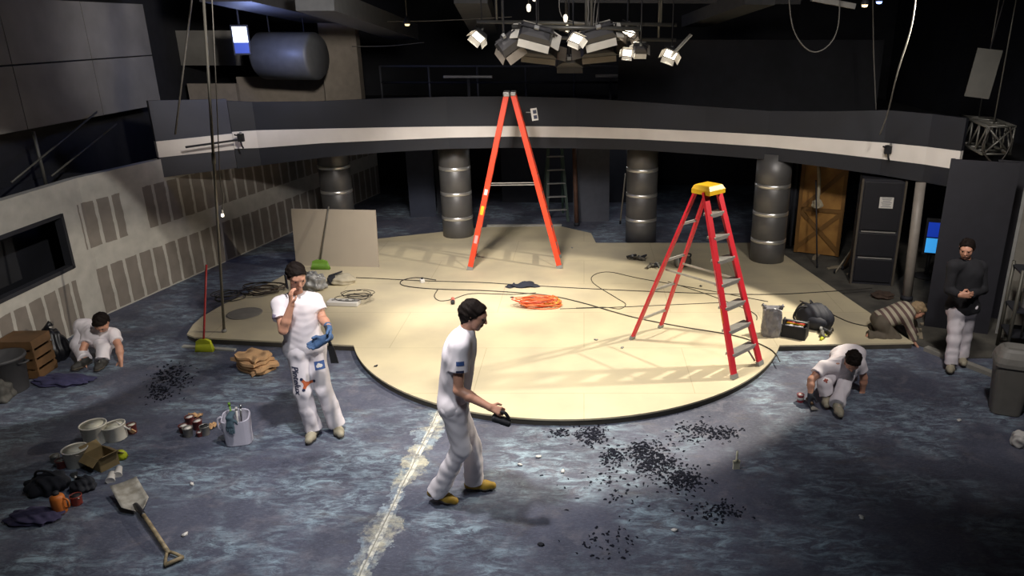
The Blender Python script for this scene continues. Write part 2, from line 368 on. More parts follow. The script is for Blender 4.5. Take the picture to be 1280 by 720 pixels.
# curved balcony front
FP = [(195, 177, 197, 126, 222), (290, 167, 187, 124, 210)]
AP = [(290, 165, 186, 126, 211), (320, 163, 185, 128, 207), (400, 161, 179, 127, 197), (480, 159, 175, 123, 190), (560, 158, 172, 121, 186), (640, 157, 170, 120, 184), (720, 157.5, 171, 122, 184.5), (800, 160, 173.5, 127, 187),
      (880, 164, 178, 133, 193), (960, 169, 184, 139, 200), (1030, 173, 190, 139, 208), (1105, 178.5, 199, 138, 219), (1160, 184, 206, 143, 228), (1201, 189, 212, 148, 235)]
def fascia():
    def loc(P):
        rows = []
        for u, wt, wb, tt, lb in P:
            g = G(u, wt, 2.23); Y = g.y
            rows.append((g.x, Y, 2.23, W(u, wb, Y).z, W(u, tt, Y).z, W(u, lb, Y).z))
        return rows
    def band(rows, z0, z1, off, th):
        mb = MB(); secs = []
        for i, r_ in enumerate(rows):
            a = Vector(rows[max(i - 1, 0)][:2]); b = Vector(rows[min(i + 1, len(rows) - 1)][:2]); d = (b - a).normalized(); nn = Vector((-d.y, d.x))
            if nn.y < 0: nn = -nn
            f = Vector(r_[:2]) + nn * off; k = f + nn * th
            secs.append([Vector((f.x, f.y, r_[z0])), Vector((f.x, f.y, r_[z1])), Vector((k.x, k.y, r_[z1])), Vector((k.x, k.y, r_[z0]))])
        mb.strip(secs); return mb
    left = loc(FP); arc = loc(AP)
    arc = [tuple(v) for v in np.array(arc)]
    # smooth depth along the arc
    A = np.array(arc); K = A.copy()
    for _ in range(2): K[1:-1, 1] = (K[:-2, 1] + 2 * K[1:-1, 1] + K[2:, 1]) / 4
    arc = [tuple(v) for v in K]
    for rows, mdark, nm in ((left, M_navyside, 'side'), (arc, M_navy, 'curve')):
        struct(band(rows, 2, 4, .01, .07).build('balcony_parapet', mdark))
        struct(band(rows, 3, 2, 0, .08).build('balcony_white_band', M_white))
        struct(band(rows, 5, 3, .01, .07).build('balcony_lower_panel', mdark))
    poly = [(r_[0], r_[1] + .1) for r_ in arc]; poly = [(left[0][0], left[0][1] + .1)] + poly
    struct(MB().prism(poly + [(7.4, 10.9), (7.4, 18.9), (-6.9, 18.9), (-6.6, 12)], 1.92, 1.99).build('balcony_slab', M_black))
    return left, arc
LEFTF, ARCF = fascia()
# ---------------------------------------------------------------- columns
def column(x, y, label, flat=False):
    t = thing('clad_column', label, 'column', (x, y, 0.0), 0, 'metal clad columns under the balcony')
    prof = [(.285, 0), (.285, 1.93)]
    sh = MB()
    sh.lathe([(.29, .0), (.29, .40), (.283, .41), (.283, .48), (.29, .49), (.29, .87), (.283, .88), (.283, .95), (.29, .96), (.29, 1.34), (.283, 1.35), (.283, 1.42), (.29, 1.43), (.29, 1.92)], n=40)
    sh.build('shaft', M_clad, t)
    for z in (.445, .915, 1.385):
        MB().lathe([(.284, z - .033), (.294, z - .028), (.294, z + .028), (.284, z + .033)], n=40).build('band', M_band, t)
    return t
column(-4.72, 14.0, 'grey metal clad column half hidden behind the leaning board')
column(-2.42, 13.87, 'grey metal clad column left of the tall orange ladder')
column(1.08, 13.72, 'grey metal clad column between the orange and the red ladder')
column(3.15, 12.28, 'grey metal clad column right of the red ladder, nearest the camera')

# ---------------------------------------------------------------- red step ladder
def red_ladder():
    t = thing('step_ladder', 'red fibreglass step ladder with a yellow top on the beige stage', 'ladder', (1.91, 7.86, .08), math.atan2(.69, .72))
    H, D, w0, w1 = 2.06, 1.58, .26, .12
    yt = .67
    def fr(s, z): k = z / H; return Vector((s * (w0 + (w1 - w0) * k), yt * k, z))
    def rr(s, z): k = z / H; return Vector((s * (w0 + .02 + (w1 - .03 - w0) * k), D + (yt + .12 - D) * k, z))
    for s in (-1, 1):
        b = MB().bar(fr(s, .03), fr(s, H - .02), .032, .085, up=(1, 0, 0)).build('front_rail', M_red, t)
        MB().bar(fr(s, 0), fr(s, .05), .045, .1, up=(1, 0, 0)).build('foot', M_grey, b)
        if s == -1:
            for za, zb, m in ((.62, .78, mat('yellow_sticker', '#e8c530', .5)), (.82, .94, M_wlabel), (.98, 1.2, mat('red_sticker', '#d8a0a0', .5))):
                a, c = fr(s, za), fr(s, zb); off = Vector((s * .0175, 0, 0))
                MB().bar(a + off, c + off, .004, .062, up=(1, 0, 0)).build('sticker', m, b)
        b = MB().bar(rr(s, .03), rr(s, H - .05), .028, .058, up=(1, 0, 0)).build('rear_rail', M_red, t)
        MB().bar(rr(s, 0), rr(s, .05), .04, .07, up=(1, 0, 0)).build('foot', M_grey, b)
        a, c = fr(s, 1.02) + Vector((s * -.03, .05, 0)), rr(s, 1.02) + Vector((s * -.03, -.03, 0))
        MB().bar(a, c, .006, .025).build('spreader', M_alu, t)
        MB().bar(fr(s, .02) + Vector((-s * .02, .06, .02)), fr(s * .35, .27) + Vector((0, .03, 0)), .006, .022).build('brace', M_alu, t)
    for k in range(7):
        z = .26 + k * .256
        a, c = fr(-1, z), fr(1, z); a.x += .012; c.x -= .012
        m2 = MB(); y = a.y + .03
        m2.box(((a.x + c.x) / 2, y, z), (c.x - a.x, .1, .018)); m2.box(((a.x + c.x) / 2, y - .05, z - .018), (c.x - a.x, .006, .045)); m2.box(((a.x + c.x) / 2, y + .05, z - .012), (c.x - a.x, .006, .03))
        m2.build('step', M_alu, t)
    for z in (.3, .72, 1.14, 1.62):
        MB().bar(rr(-1, z), rr(1, z), .02, .03).build('rear_rung', M_alu, t)
    cap = MB(); 
    secs = []
    for z, wx, y0, y1 in ((H - .05, .145, yt - .09, yt + .17), (H + .0, .145, yt - .09, yt + .17), (H + .045, .12, yt - .06, yt + .15), (H + .052, .105, yt - .045, yt + .135)):
        secs.append([Vector((-wx, y0, z)), Vector((wx, y0, z)), Vector((wx, y1, z)), Vector((-wx, y1, z))])
    cap.strip(secs); cap.build('top_cap', M_yellow, t)
    return t
red_ladder()
# ---------------------------------------------------------------- tall orange double ladder
def orange_ladder():
    t = thing('double_ladder', 'tall orange fibreglass double sided ladder standing on the back of the stage', 'ladder', (-1.145, 11.72, .08), R(3))
    H = 2.78
    def rail(sx, sy, z): # sx: -1 left 1 right ; sy: 0 near 1 far
        k = z / H; yc = .31; hw = .31 + (.13 - .31) * k
        return Vector((sx * (.745 + (.055 - .745) * k), yc + (hw if sy else -hw), z))
    for sx, nm in ((-1, 'left'), (1, 'right')):
        for sy in (0, 1):
            b = MB().bar(rail(sx, sy, .03), rail(sx, sy, H), .085, .03, up=(0, 1, 0), bev=.004)
            b = b.build('rail', M_orange, t)
            MB().bar(rail(sx, sy, 0), rail(sx, sy, .055), .1, .045, up=(0, 1, 0)).build('foot', M_grey, b)
            if sy == 0 and sx == -1:
                for za, zb, m in ((.92, 1.06, mat('yellow_sticker', '#e8c530', .5)), (1.24, 1.33, M_wlabel), (.45, .58, mat('red_sticker', '#d8a0a0', .5))):
                    MB().bar(rail(sx, 0, za) + Vector((0, -.017, 0)), rail(sx, 0, zb) + Vector((0, -.017, 0)), .05, .004, up=(0, 1, 0)).build('sticker', m, b)
        for k in range(8):
            z = .28 + .3 * k
            a, c = rail(sx, 0, z), rail(sx, 1, z)
            MB().box(((a.x + c.x) / 2, (a.y + c.y) / 2, z), (.075, c.y - a.y, .028)).build('step', M_alu, t)
        MB().bar(rail(sx, 0, .02) + Vector((0, .02, 0)), rail(sx, .5, .29) + Vector((0, -.12, 0)), .006, .022).build('brace', M_alu, t)
    for sy in (0,):
        q = MB()
        for dz in (-.014, .02): q.bar(rail(-1, sy, 1.40) + Vector((.03, .03 - .06 * sy, dz)), rail(1, sy, 1.40) + Vector((-.03, .03 - .06 * sy, dz)), .012, .012)
        q.build('spreader', M_alu, t)
    MB().box((-.052, .31, H + .02), (.10, .33, .07), bev=.012).build('hinge_cap', M_alu, t)
    MB().box((.052, .31, H + .025), (.085, .33, .06), bev=.012).build('hinge_cap', M_alu, t)
    return t
orange_ladder()
def tag_plate():
    p = W(668, 143, 11.93)
    t = thing('tag_plate', 'white tag with two dark squares hanging on the orange ladder', 'tag', p, R(3))
    MB().box((0, 0, 0), (.10, .008, .19), rot=Euler((0, R(-8), 0))).build('plate', M_wlabel, t)
    for z in (-.04, .04):
        MB().box((.01 - z * .14, -.006, z), (.055, .005, .055), rot=Euler((0, R(-8), 0))).build('square', mat('square_print', '#3c4058', .6), t)
    MB().bar((-.05, .02, .03), (-.13, .03, .03), .012, .012).build('tie', M_grey, t)
tag_plate()

# ---------------------------------------------------------------- board with broom, red broom, pole, cable lamp
b = MB(); b.box((0, 0, 0), (1.42, .03, 0.96)); 
brd = b.build('plasterboard_sheet', mat('greige_board', '#a49a8c', .8, var=.05, scale=2))
brd.location = (-4.13, 11.93, .08 + .475); brd.rotation_euler = (R(-5), 0, R(-4)); tag(brd, 'large plain greige board standing upright on the stage before a column', 'board')
def broom(label, foot, top, hm, bm_, name='broom', hw=.3, group=None):
    foot, top = Vector(foot), Vector(top)
    t = thing(name, label, 'broom', foot)
    d = (top - foot)
    MB().tube([(0, 0, .12)] + [Vector((0, 0, .12)) + (d - Vector((0, 0, .12))) * k for k in (.33, .66, 1)], .013, 10).build('handle', hm, t)
    MB().strip([[Vector((-hw / 2 * a, -c, z)), Vector((hw / 2 * a, -c, z)), Vector((hw / 2 * a, c, z)), Vector((-hw / 2 * a, c, z))] for z, a, c in ((.10, .85, .02), (.14, .8, .02), (.165, .35, .018))]).build('block', bm_, t)
    br = MB()
    for i in range(26):
        x = (i / 25 - .5)
        for y in (-.016, 0, .016): br.tube([(x * hw * .82, y, .105), (x * hw * 1.02, y * 1.8, .0)], .006, 5)
    br.build('bristles', bm_, t); return t
M_green = mat('green_plastic', '#6d9a35', .55)
broom('green headed broom leaning on the large greige board', (-4.36, 11.72, .08), (-4.17, 11.9, 1.10), mat('dark_handle', '#55524a', .5), M_green)
broom('red handled broom with lime head standing at the left stage corner', (-4.80, 8.62, 0), (-4.74, 8.9, 1.06), mat('red_handle', '#b03538', .45), M_lime, hw=.22)
def pole():
    a, c = Vector((-4.74, 9.05, .08)), W(252, -40, 9.5)
    t = thing('metal_pole', 'long thin grey pole leaning from the stage corner up to the ceiling', 'pole', a)
    d = c - a
    MB().tube([Vector((0, 0, .01)), d * .5, d], .017, 12).build('tube', mat('dull_steel', '#6f6c64', .5, .3), t)
    MB().tube([d * .49, d * .52], .024, 12).build('sleeve', mat('dull_steel', '#8b887f', .45, .6), t)
    MB().lathe([(.03, 0), (.03, .03), (.024, .04)], n=12).build('foot', M_grey, t)
pole()
def cable_lamp():
    p = W(278, 268, 9.0)
    t = thing('pendant_socket', 'small lit bulb hanging on a thin cable beside the tall pole', 'lamp', p)
    top = W(262, -60, 9.2) - p; mid = W(275, 222, 9.0) - p
    MB().tube(smoothpts([(0, 0, .05), mid * .5 + Vector((.03, 0, 0)), mid, top * .55, top], 5), .006, 6).build('cable', mat('grey_cable', '#6d6a64', .6), t)
    MB().lathe([(.0, -.03), (.014, -.028), (.016, 0), (.012, .012)], n=12).build('bulb', mat('lit_bulb', '#fff4e0', .4, emit='#fff1d8', es=6), t)
    MB().lathe([(.013, .01), (.015, .02), (.015, .05), (.006, .06)], n=12).build('socket', M_wlabel, t)
cable_lamp()
def hanging_cable(pts, label, r=.012, m=None):
    o = MB().tube(smoothpts(pts, 6), r, 6).build('hanging_cable', m or mat('pale_cable', '#65625d', .6)); tag(o, label, 'cable')
hanging_cable([W(243, -30, 9.8), W(230, 80, 9.8), W(219, 168, 9.85)], 'thin straight cable hanging left of the tall pole')
hanging_cable([W(1147, -30, 9.4), W(1140, 30, 9.4), W(1122, 90, 9.6), W(1110, 140, 10.3), W(1100, 168, 10.6)], 'long pale cable curving down onto the right balcony front', .010)
hanging_cable([W(1091, -30, 12), W(1092, 60, 12), W(1095, 137, 12)], 'faint straight cable dropping behind the right balcony front', .010)
hanging_cable([W(985, -20, 10.5), W(990, 30, 10.5), W(1003, 56, 10.5), W(1020, 65, 10.5), W(1038, 54, 10.5), W(1048, 30, 10.5), W(1050, -20, 10.5)], 'slack cable hanging in a U below the right ceiling', .009)
hanging_cable([W(700, -20, 10.3), W(702, 20, 10.3), W(735, 30, 10.3)], 'wire looping from the ceiling to the light grid', .008)

# ---------------------------------------------------------------- clamps on the balcony band
def band_clamp(u, v, Y, label):
    p = W(u, v, Y); t = thing('junction_clamp', label, 'clamp', p)
    MB().box((0, 0, 0), (.10, .06, .13), bev=.01).build('housing', M_black, t)
    MB().tube([(0, -.02, -.06), (.01, -.03, -.12), (.03, -.03, -.17)], .014, 8).build('lead', M_black, t)
    MB().lathe([(.02, 0), (.02, .03), (.0, .035)], c=(.02, -.03, .06), n=10).build('knob', M_grey, t)
    MB().tube([(-.03, -.02, .03), (-.09, -.02, .05)], .012, 8).build('lever', M_black, t)
band_clamp(301, 172, 12.22, 'black clamp box on the left end of the white balcony band')
band_clamp(1110, 187, 11.12, 'black clamp box on the right part of the white balcony band')
o = MB().bar(W(232, 184, 11.4), W(297, 175, 12.05), .02, .03).build('rail_rod', M_dark); tag(o, 'dark rod lying across the white band at the left balcony end', 'rod')

# ---------------------------------------------------------------- gallery behind the balcony front
def railing(x0, x1, Y, z0, label):
    t = thing('gallery_railing', label, 'railing', ((x0 + x1) / 2, Y, z0))
    h = (x1 - x0) / 2
    for z in (.25, .55, .85): MB().tube([(-h, 0, z), (h, 0, z)], .022, 8).build('rail', M_dark if z != .85 else mat('rail_grey', '#4b4c52', .5), t)
    n = int((x1 - x0) / .9)
    for k in range(n + 1): MB().tube([(-h + 2 * h * k / n, 0, 0), (-h + 2 * h * k / n, 0, .86)], .022, 8).build('post', mat('rail_grey', '#4b4c52', .5), t)
railing(-3.9, 2.6, 14.8, 2.3, 'dark tube railing along the gallery behind the balcony front')
struct(MB().box((0.4, 16.2, 2.12), (13.0, 5.0, .3)).build('gallery_floor', M_black))
struct(MB().box((-4.55, 14.6, 3.15), (.68, .25, 1.76)).build('wall_gallery_pier', mat('tan_plaster', '#8f8578', .9, var=.15)))
struct(MB().box((-5.75, 14.75, 2.6), (1.75, .12, .72)).build('wall_gallery_low', mat('tan_plaster', '#8f8578', .9, var=.15)))
struct(MB().box((2.9, 13.6, 3.0), (4.6, .08, 1.3)).build('wall_gallery_screen', mat('dark_screen_cloth', '#17181d', .9, var=.3)))
# round ventilation duct in the upper left, with a lit monitor beside it
d = MB(); d.lathe([(.0, -.55), (.36, -.55), (.40, -.5), (.40, .5), (.36, .55), (.0, .55)], n=32, M=Matrix.Rotation(R(90), 3, 'Y') @ Matrix.Rotation(R(12), 3, 'X'))
d = d.build('duct_drum', mat('grey_duct', '#5a5c60', .5, .2)); MB().tube([(-.3, 0, .38), (-.3, 0, 1.72)], .012, 6).tube([(.3, 0, .38), (.3, 0, 1.72)], .012, 6).build('hanger', M_dark, d); d.location = W(362, 70, 13.6); tag(d, 'round grey duct drum in the upper left above the balcony', 'duct')
def monitor(p, label, w, h, rz, up='#dfeaff', lo='#31417f', es=2.2, nm='monitor'):
    t = thing(nm, label, 'screen', p, rz)
    MB().box((0, .02, 0), (w + .05, .05, h + .05), bev=.008).build('casing', M_black, t)
    MB().box((0, -.008, h * .2), (w, .006, h * .58)).build('screen', mat('screen_' + up[1:], up, .3, emit=up, es=es), t)
    MB().box((0, -.008, -h * .3), (w, .006, h * .38)).build('screen', mat('screen_' + lo[1:], lo, .3, emit=lo, es=es * .5), t)
    MB().tube([(0, .04, h / 2), (0, .06, 5.2 - p.z)], .015, 8).build('bracket', M_black, t)
monitor(W(301, 50, 12.8), 'bright white and blue lit screen high up in the upper left', .22, .42, R(15))
l = bpy.data.lights.new('screen_light', 'POINT'); l.energy = 30; l.color = (.35, .45, 1); l.shadow_soft_size = .1
lo_ = bpy.data.objects.new('screen_light', l); COL.objects.link(lo_); lo_.location = W(318, 52, 12.3)

# ceiling ducts and trays
def ceil_duct(a, c, w_, h_, label, m=M_dark):
    o = MB().bar(a, c, w_, h_).build('ceiling_duct', m); tag(o, label, 'duct', None)
Md = mat('galvanised_dim', '#56575a', .6, .2)
ceil_duct(W(393, 0, 11), W(505, 40, 15), .55, .28, 'broad dark duct running back under the left ceiling', Md)
ceil_duct(W(588, -8, 12), W(606, 34, 15), .5, .28, 'narrow dark duct under the ceiling left of the lights', Md)
ceil_duct(W(950, -3, 12), W(868, 27, 14.5), .5, .2, 'grey duct running back under the ceiling right of the lights', Md)
ceil_duct(W(1015, -2, 11), W(1068, 8, 11), .10, .07, 'short pale duct at the upper right edge', mat('pale_duct', '#97958f', .5))
ceil_duct(W(280, -12, 11.5), W(405, 18, 14.5), .8, .3, 'broad dark duct at the upper left beside the drum', mat('dark_duct', '#3a3a3d', .6))
ceil_duct(W(700, 0, 13), W(1000, 2, 13), .10, .08, 'long dark cable tray across the ceiling behind the lights', mat('dark_duct', '#3a3a3d', .6))
for (u0, v0, u1, v1, Y, lab) in ((440, 27, 640, 21, 13.2, 'thin wire stretched under the ceiling left of the light grid'), (440, 58, 530, 53, 14.46, 'thin wire stretched beside the tan pier above the balcony')):
    hanging_cable([W(u0, v0, Y), W((u0 + u1) / 2, (v0 + v1) / 2 + 2, Y), W(u1, v1, Y)], lab, .008)
struct(MB().box(W(243, 60, 14.6), (1.7, .12, .62)).build('wall_gallery_upper', M_concrete))
struct(MB().box(W(268, 118, 14.4), (.9, .12, .4)).build('wall_gallery_stub', mat('tan_plaster', '#8f8578', .9, var=.15)))
def ceil_lamp(p, label, col):
    t = thing('ceiling_lamp', label, 'lamp', p)
    MB().lathe([(.0, -.03), (.03, -.025), (.04, .0), (.03, .015)], n=14).build('bulb', mat('lamp_' + col[1:], col, .4, emit=col, es=5), t)
    MB().lathe([(.05, .0), (.05, .03), (.02, .1), (.0, .1)], n=14).build('holder', M_dark, t)
    MB().tube([(0, 0, .09), (0, 0, .9)], .008, 6).build('cable', M_cable, t)
ceil_lamp(W(1081, 6, 10.5), 'small warm lit bulb at the top right', '#ffdca0')
ceil_lamp(W(1099, 2, 10.7), 'small blue lit bulb at the top right', '#8aa8ff')
ceil_lamp(W(509, 30, 12), 'tiny warm bulb under the ceiling left of the light grid', '#b09a70')

# ---------------------------------------------------------------- light grid over the stage
def grid_pipe(a, c, label, drops):
    a, c = Vector(a), Vector(c); t = thing('lighting_pipe', label, 'pipe', (a + c) / 2)
    o = (a + c) / 2
    MB().tube([a - o, c - o], .026, 10).build('tube', mat('pipe_grey', '#5d5c58', .45, .5), t)
    for k in drops:
        q = a + (c - a) * k - o; MB().tube([q, q + Vector((0, 0, 5.2 - (o + q).z))], .018, 8).build('drop_rod', mat('pipe_grey', '#5d5c58', .45, .5), t)
grid_pipe(W(596, 27, 10.6), W(846, 31, 10.6), 'rear horizontal pipe of the studio light grid', (.1, .92))
grid_pipe(W(640, 33, 9.9), W(800, 36, 9.9), 'front horizontal pipe of the studio light grid', (.58, .62))
grid_pipe(W(625, 46, 11.2), W(845, 50, 11.2), 'lower horizontal pipe of the studio light grid', (.02, .9))
M_lamp_lit = mat('lit_lens', '#fff6e4', .4, emit='#fff3df', es=3)
M_lens = mat('lens_glass', '#5a5e66', .15)
M_flap = mat('pale_flap', '#c9c5bb', .55, var=.12)
M_dflap = mat('dim_flap', '#7a7268', .6, var=.2)
def studio_light(p, rot, scale, label, lit=False, flap=M_flap, boxy=True):
    t = thing('studio_light', label, 'light', p, 0, 'studio lights on the grid over the stage')
    t.rotation_euler = rot; t.scale = scale if isinstance(scale, tuple) else (scale,) * 3; scale = t.scale[2]; wide = Vector(t.scale)
    h = MB(); h.strip([[Vector((-a, -c, z)), Vector((a, -c, z)), Vector((a, c, z)), Vector((-a, c, z))] for z, a, c in ((0, .16, .12), (.03, .17, .13), (.16, .14, .1), (.20, .08, .06))]).build('housing', M_dark if not boxy else mat('lamp_housing', '#3d3c3e', .5), t)
    MB().box((0, 0, -.006), (.28, .2, .012)).build('lens', M_lamp_lit if lit else M_lens, t)
    for s in (-1, 1):
        MB().bar((s * .16, 0, 0), (s * .25, 0, -.13), .008, .24, up=(0, 1, 0)).build('barn_door', flap, t)
        MB().box((0, s * .17, -.06), (.32, .008, .14), rot=Euler((s * R(35), 0, 0))).build('barn_door', flap, t)
    y = MB(); y.bar((-.18, 0, .08), (-.18, 0, .26), .02, .006); y.bar((.18, 0, .08), (.18, 0, .26), .02, .006); y.bar((-.18, 0, .26), (.18, 0, .26), .02, .006); y.build('yoke', M_black, t)
    MB().box((0, 0, .30), (.05, .05, .08), bev=.008).build('clamp', M_grey, t)
    inv = t.rotation_euler.to_matrix().inverted(); q = Vector((0, 0, .3)); wq = Vector(p) + t.rotation_euler.to_matrix() @ (q * wide.z)
    dl = inv @ Vector((0, 0, 5.2 - wq.z)); MB().tube([q, q + Vector((dl.x / wide.x, dl.y / wide.y, dl.z / wide.z))], .009 / wide.x, 6).build('hanger_rod', M_dark, t)
    if lit:
        l = bpy.data.lights.new('lamp_glow', 'SPOT'); l.energy = 4; l.color = (1, .93, .8); l.spot_size = R(150); l.shadow_soft_size = .03
        lo = bpy.data.objects.new('lamp_glow', l); COL.objects.link(lo); lo.parent = t; lo.location = (0, 0, -.02)
    return t
E_ = lambda a, b_, c: Euler((R(a), R(b_), R(c)))
studio_light(W(598, 46, 10.9), E_(-40, 40, 20), .55, 'small pale light at the left end of the light grid', True)
studio_light(W(637, 57, 10.1), E_(55, -35, 10), .85, 'dark light tilted left with a tan flap in the light grid', flap=M_dflap)
studio_light(W(670, 43, 9.9), E_(62, 14, 0), (1.25, .85, .6), 'broad pale-flapped light left of the grid centre')
studio_light(W(674, 63, 10.9), E_(70, 6, 0), (1.5, .8, .5), 'dark wide light hanging under the broad pale light', flap=M_dflap)
studio_light(W(720, 48, 9.8), E_(-55, 20, 30), .5, 'small bright white light at the grid centre', True)
studio_light(W(748, 42, 10.0), E_(62, -14, 6), (1.25, .85, .6), 'broad pale grey light right of the grid centre')
studio_light(W(748, 62, 11.0), E_(70, -5, 0), (1.5, .8, .5), 'dark wide light hanging under the pale grey light', flap=M_dflap)
studio_light(W(785, 40, 10.7), E_(-35, 30, 30), .6, 'dark light with a bright spot right of the centre', True, flap=M_dflap)
studio_light(W(784, 66, 10.6), E_(-75, 5, 0), .42, 'small square light glowing white in the light grid', True)
studio_light(W(800, 61, 10.6), E_(70, 0, 0), .55, 'small pale box light right of the glowing square light')
studio_light(W(838, 68, 10.4), E_(-55, 20, 0), .55, 'rightmost glowing light of the grid', True)
studio_light(W(712, 73, 11.5), E_(88, 0, 0), (1.2, 1.0, 1.0), 'big dark box light low at the grid centre', flap=M_dark)
f = MB().bar((0, 0, -.19), (0, 0, .19), .012, .13, up=(0, 1, 0)).build('reflector_flap', M_flap); f.location = W(851, 57, 10.3); f.rotation_euler = (R(10), R(42), R(10)); tag(f, 'long pale flap tilted diagonally at the right end of the light grid', 'flap')
for i, (u, v) in enumerate(((661, 15), (668, 2), (707, 28), (709, 41))):
    o = MB().lathe([(0, 0), (.022, .01), (.03, .06), (.02, .09), (0, .1)], n=10).build('hanging_bulb', mat('hanging_bulb', '#e9e2d0', .4, emit='#fff1d6', es=1.5)); MB().tube([(0, 0, .09), (0, 0, 5.2 - W(u, v, 10.1).z)], .006, 6).build('cable', M_cable, o); o.location = W(u, v, 10.1)
    tag(o, ['small lit bulb over the broad pale light of the grid', 'topmost small lit bulb above the light grid', 'small lit bulb left of the grid centre', 'lowest small lit bulb left of the grid centre'][i], 'bulb', 'small bulbs hanging in the light grid')
o = MB()
for k in range(7): 
    x = .03 * k; o.tube(smoothpts([W(732 + 3 * k, -20, 9.9), W(737 + 1.2 * k + random.uniform(-3, 3), 15, 9.9), W(740 + 2 * k - 8, 38, 9.9)], 5), .006, 5)
o = o.build('cable_bundle', mat('pale_cable', '#77746e', .6)); tag(o, 'bundle of cables dropping from the ceiling to the grid centre', 'cables')
for i in range(3):
    q = [W(650 + 40 * i, 32, 10.0)]
    for k in range(10): q.append(W(640 + 45 * i + random.uniform(0, 70), 36 + random.uniform(-6, 14), 10.0 + random.uniform(-.1, .1)))
    o = MB().tube(smoothpts(q, 5), .008, 5).build('grid_cable', M_cable); tag(o, ['tangled black cable at the left of the light grid', 'tangled black cable at the middle of the light grid', 'tangled black cable at the right of the light grid'][i], 'cable')
# items on the gallery ledge
for u, v, w_, h_, lab in ((763, 95, .55, .06, 'pale strip light lying on the gallery ledge'), (818, 98, .18, .09, 'small white frame lying on the gallery ledge'), (585, 96, .9, .05, 'long pale batten along the gallery ledge')):
    p = W(u, v, 14.2)
    o = MB().box((0, 0, 0), (w_, .06, h_), bev=.01).box((0, -.035, 0), (w_ * .8, .01, h_ * .5)).build('ledge_batten', M_alu); o.location = p; tag(o, lab, 'batten')
    s_ = MB().box((0, .05, -(p.z - 2.27) / 2 - h_ / 2 + .0), (.05, .05, p.z - 2.27 - h_ + .03)).build('stand', M_dark, o)
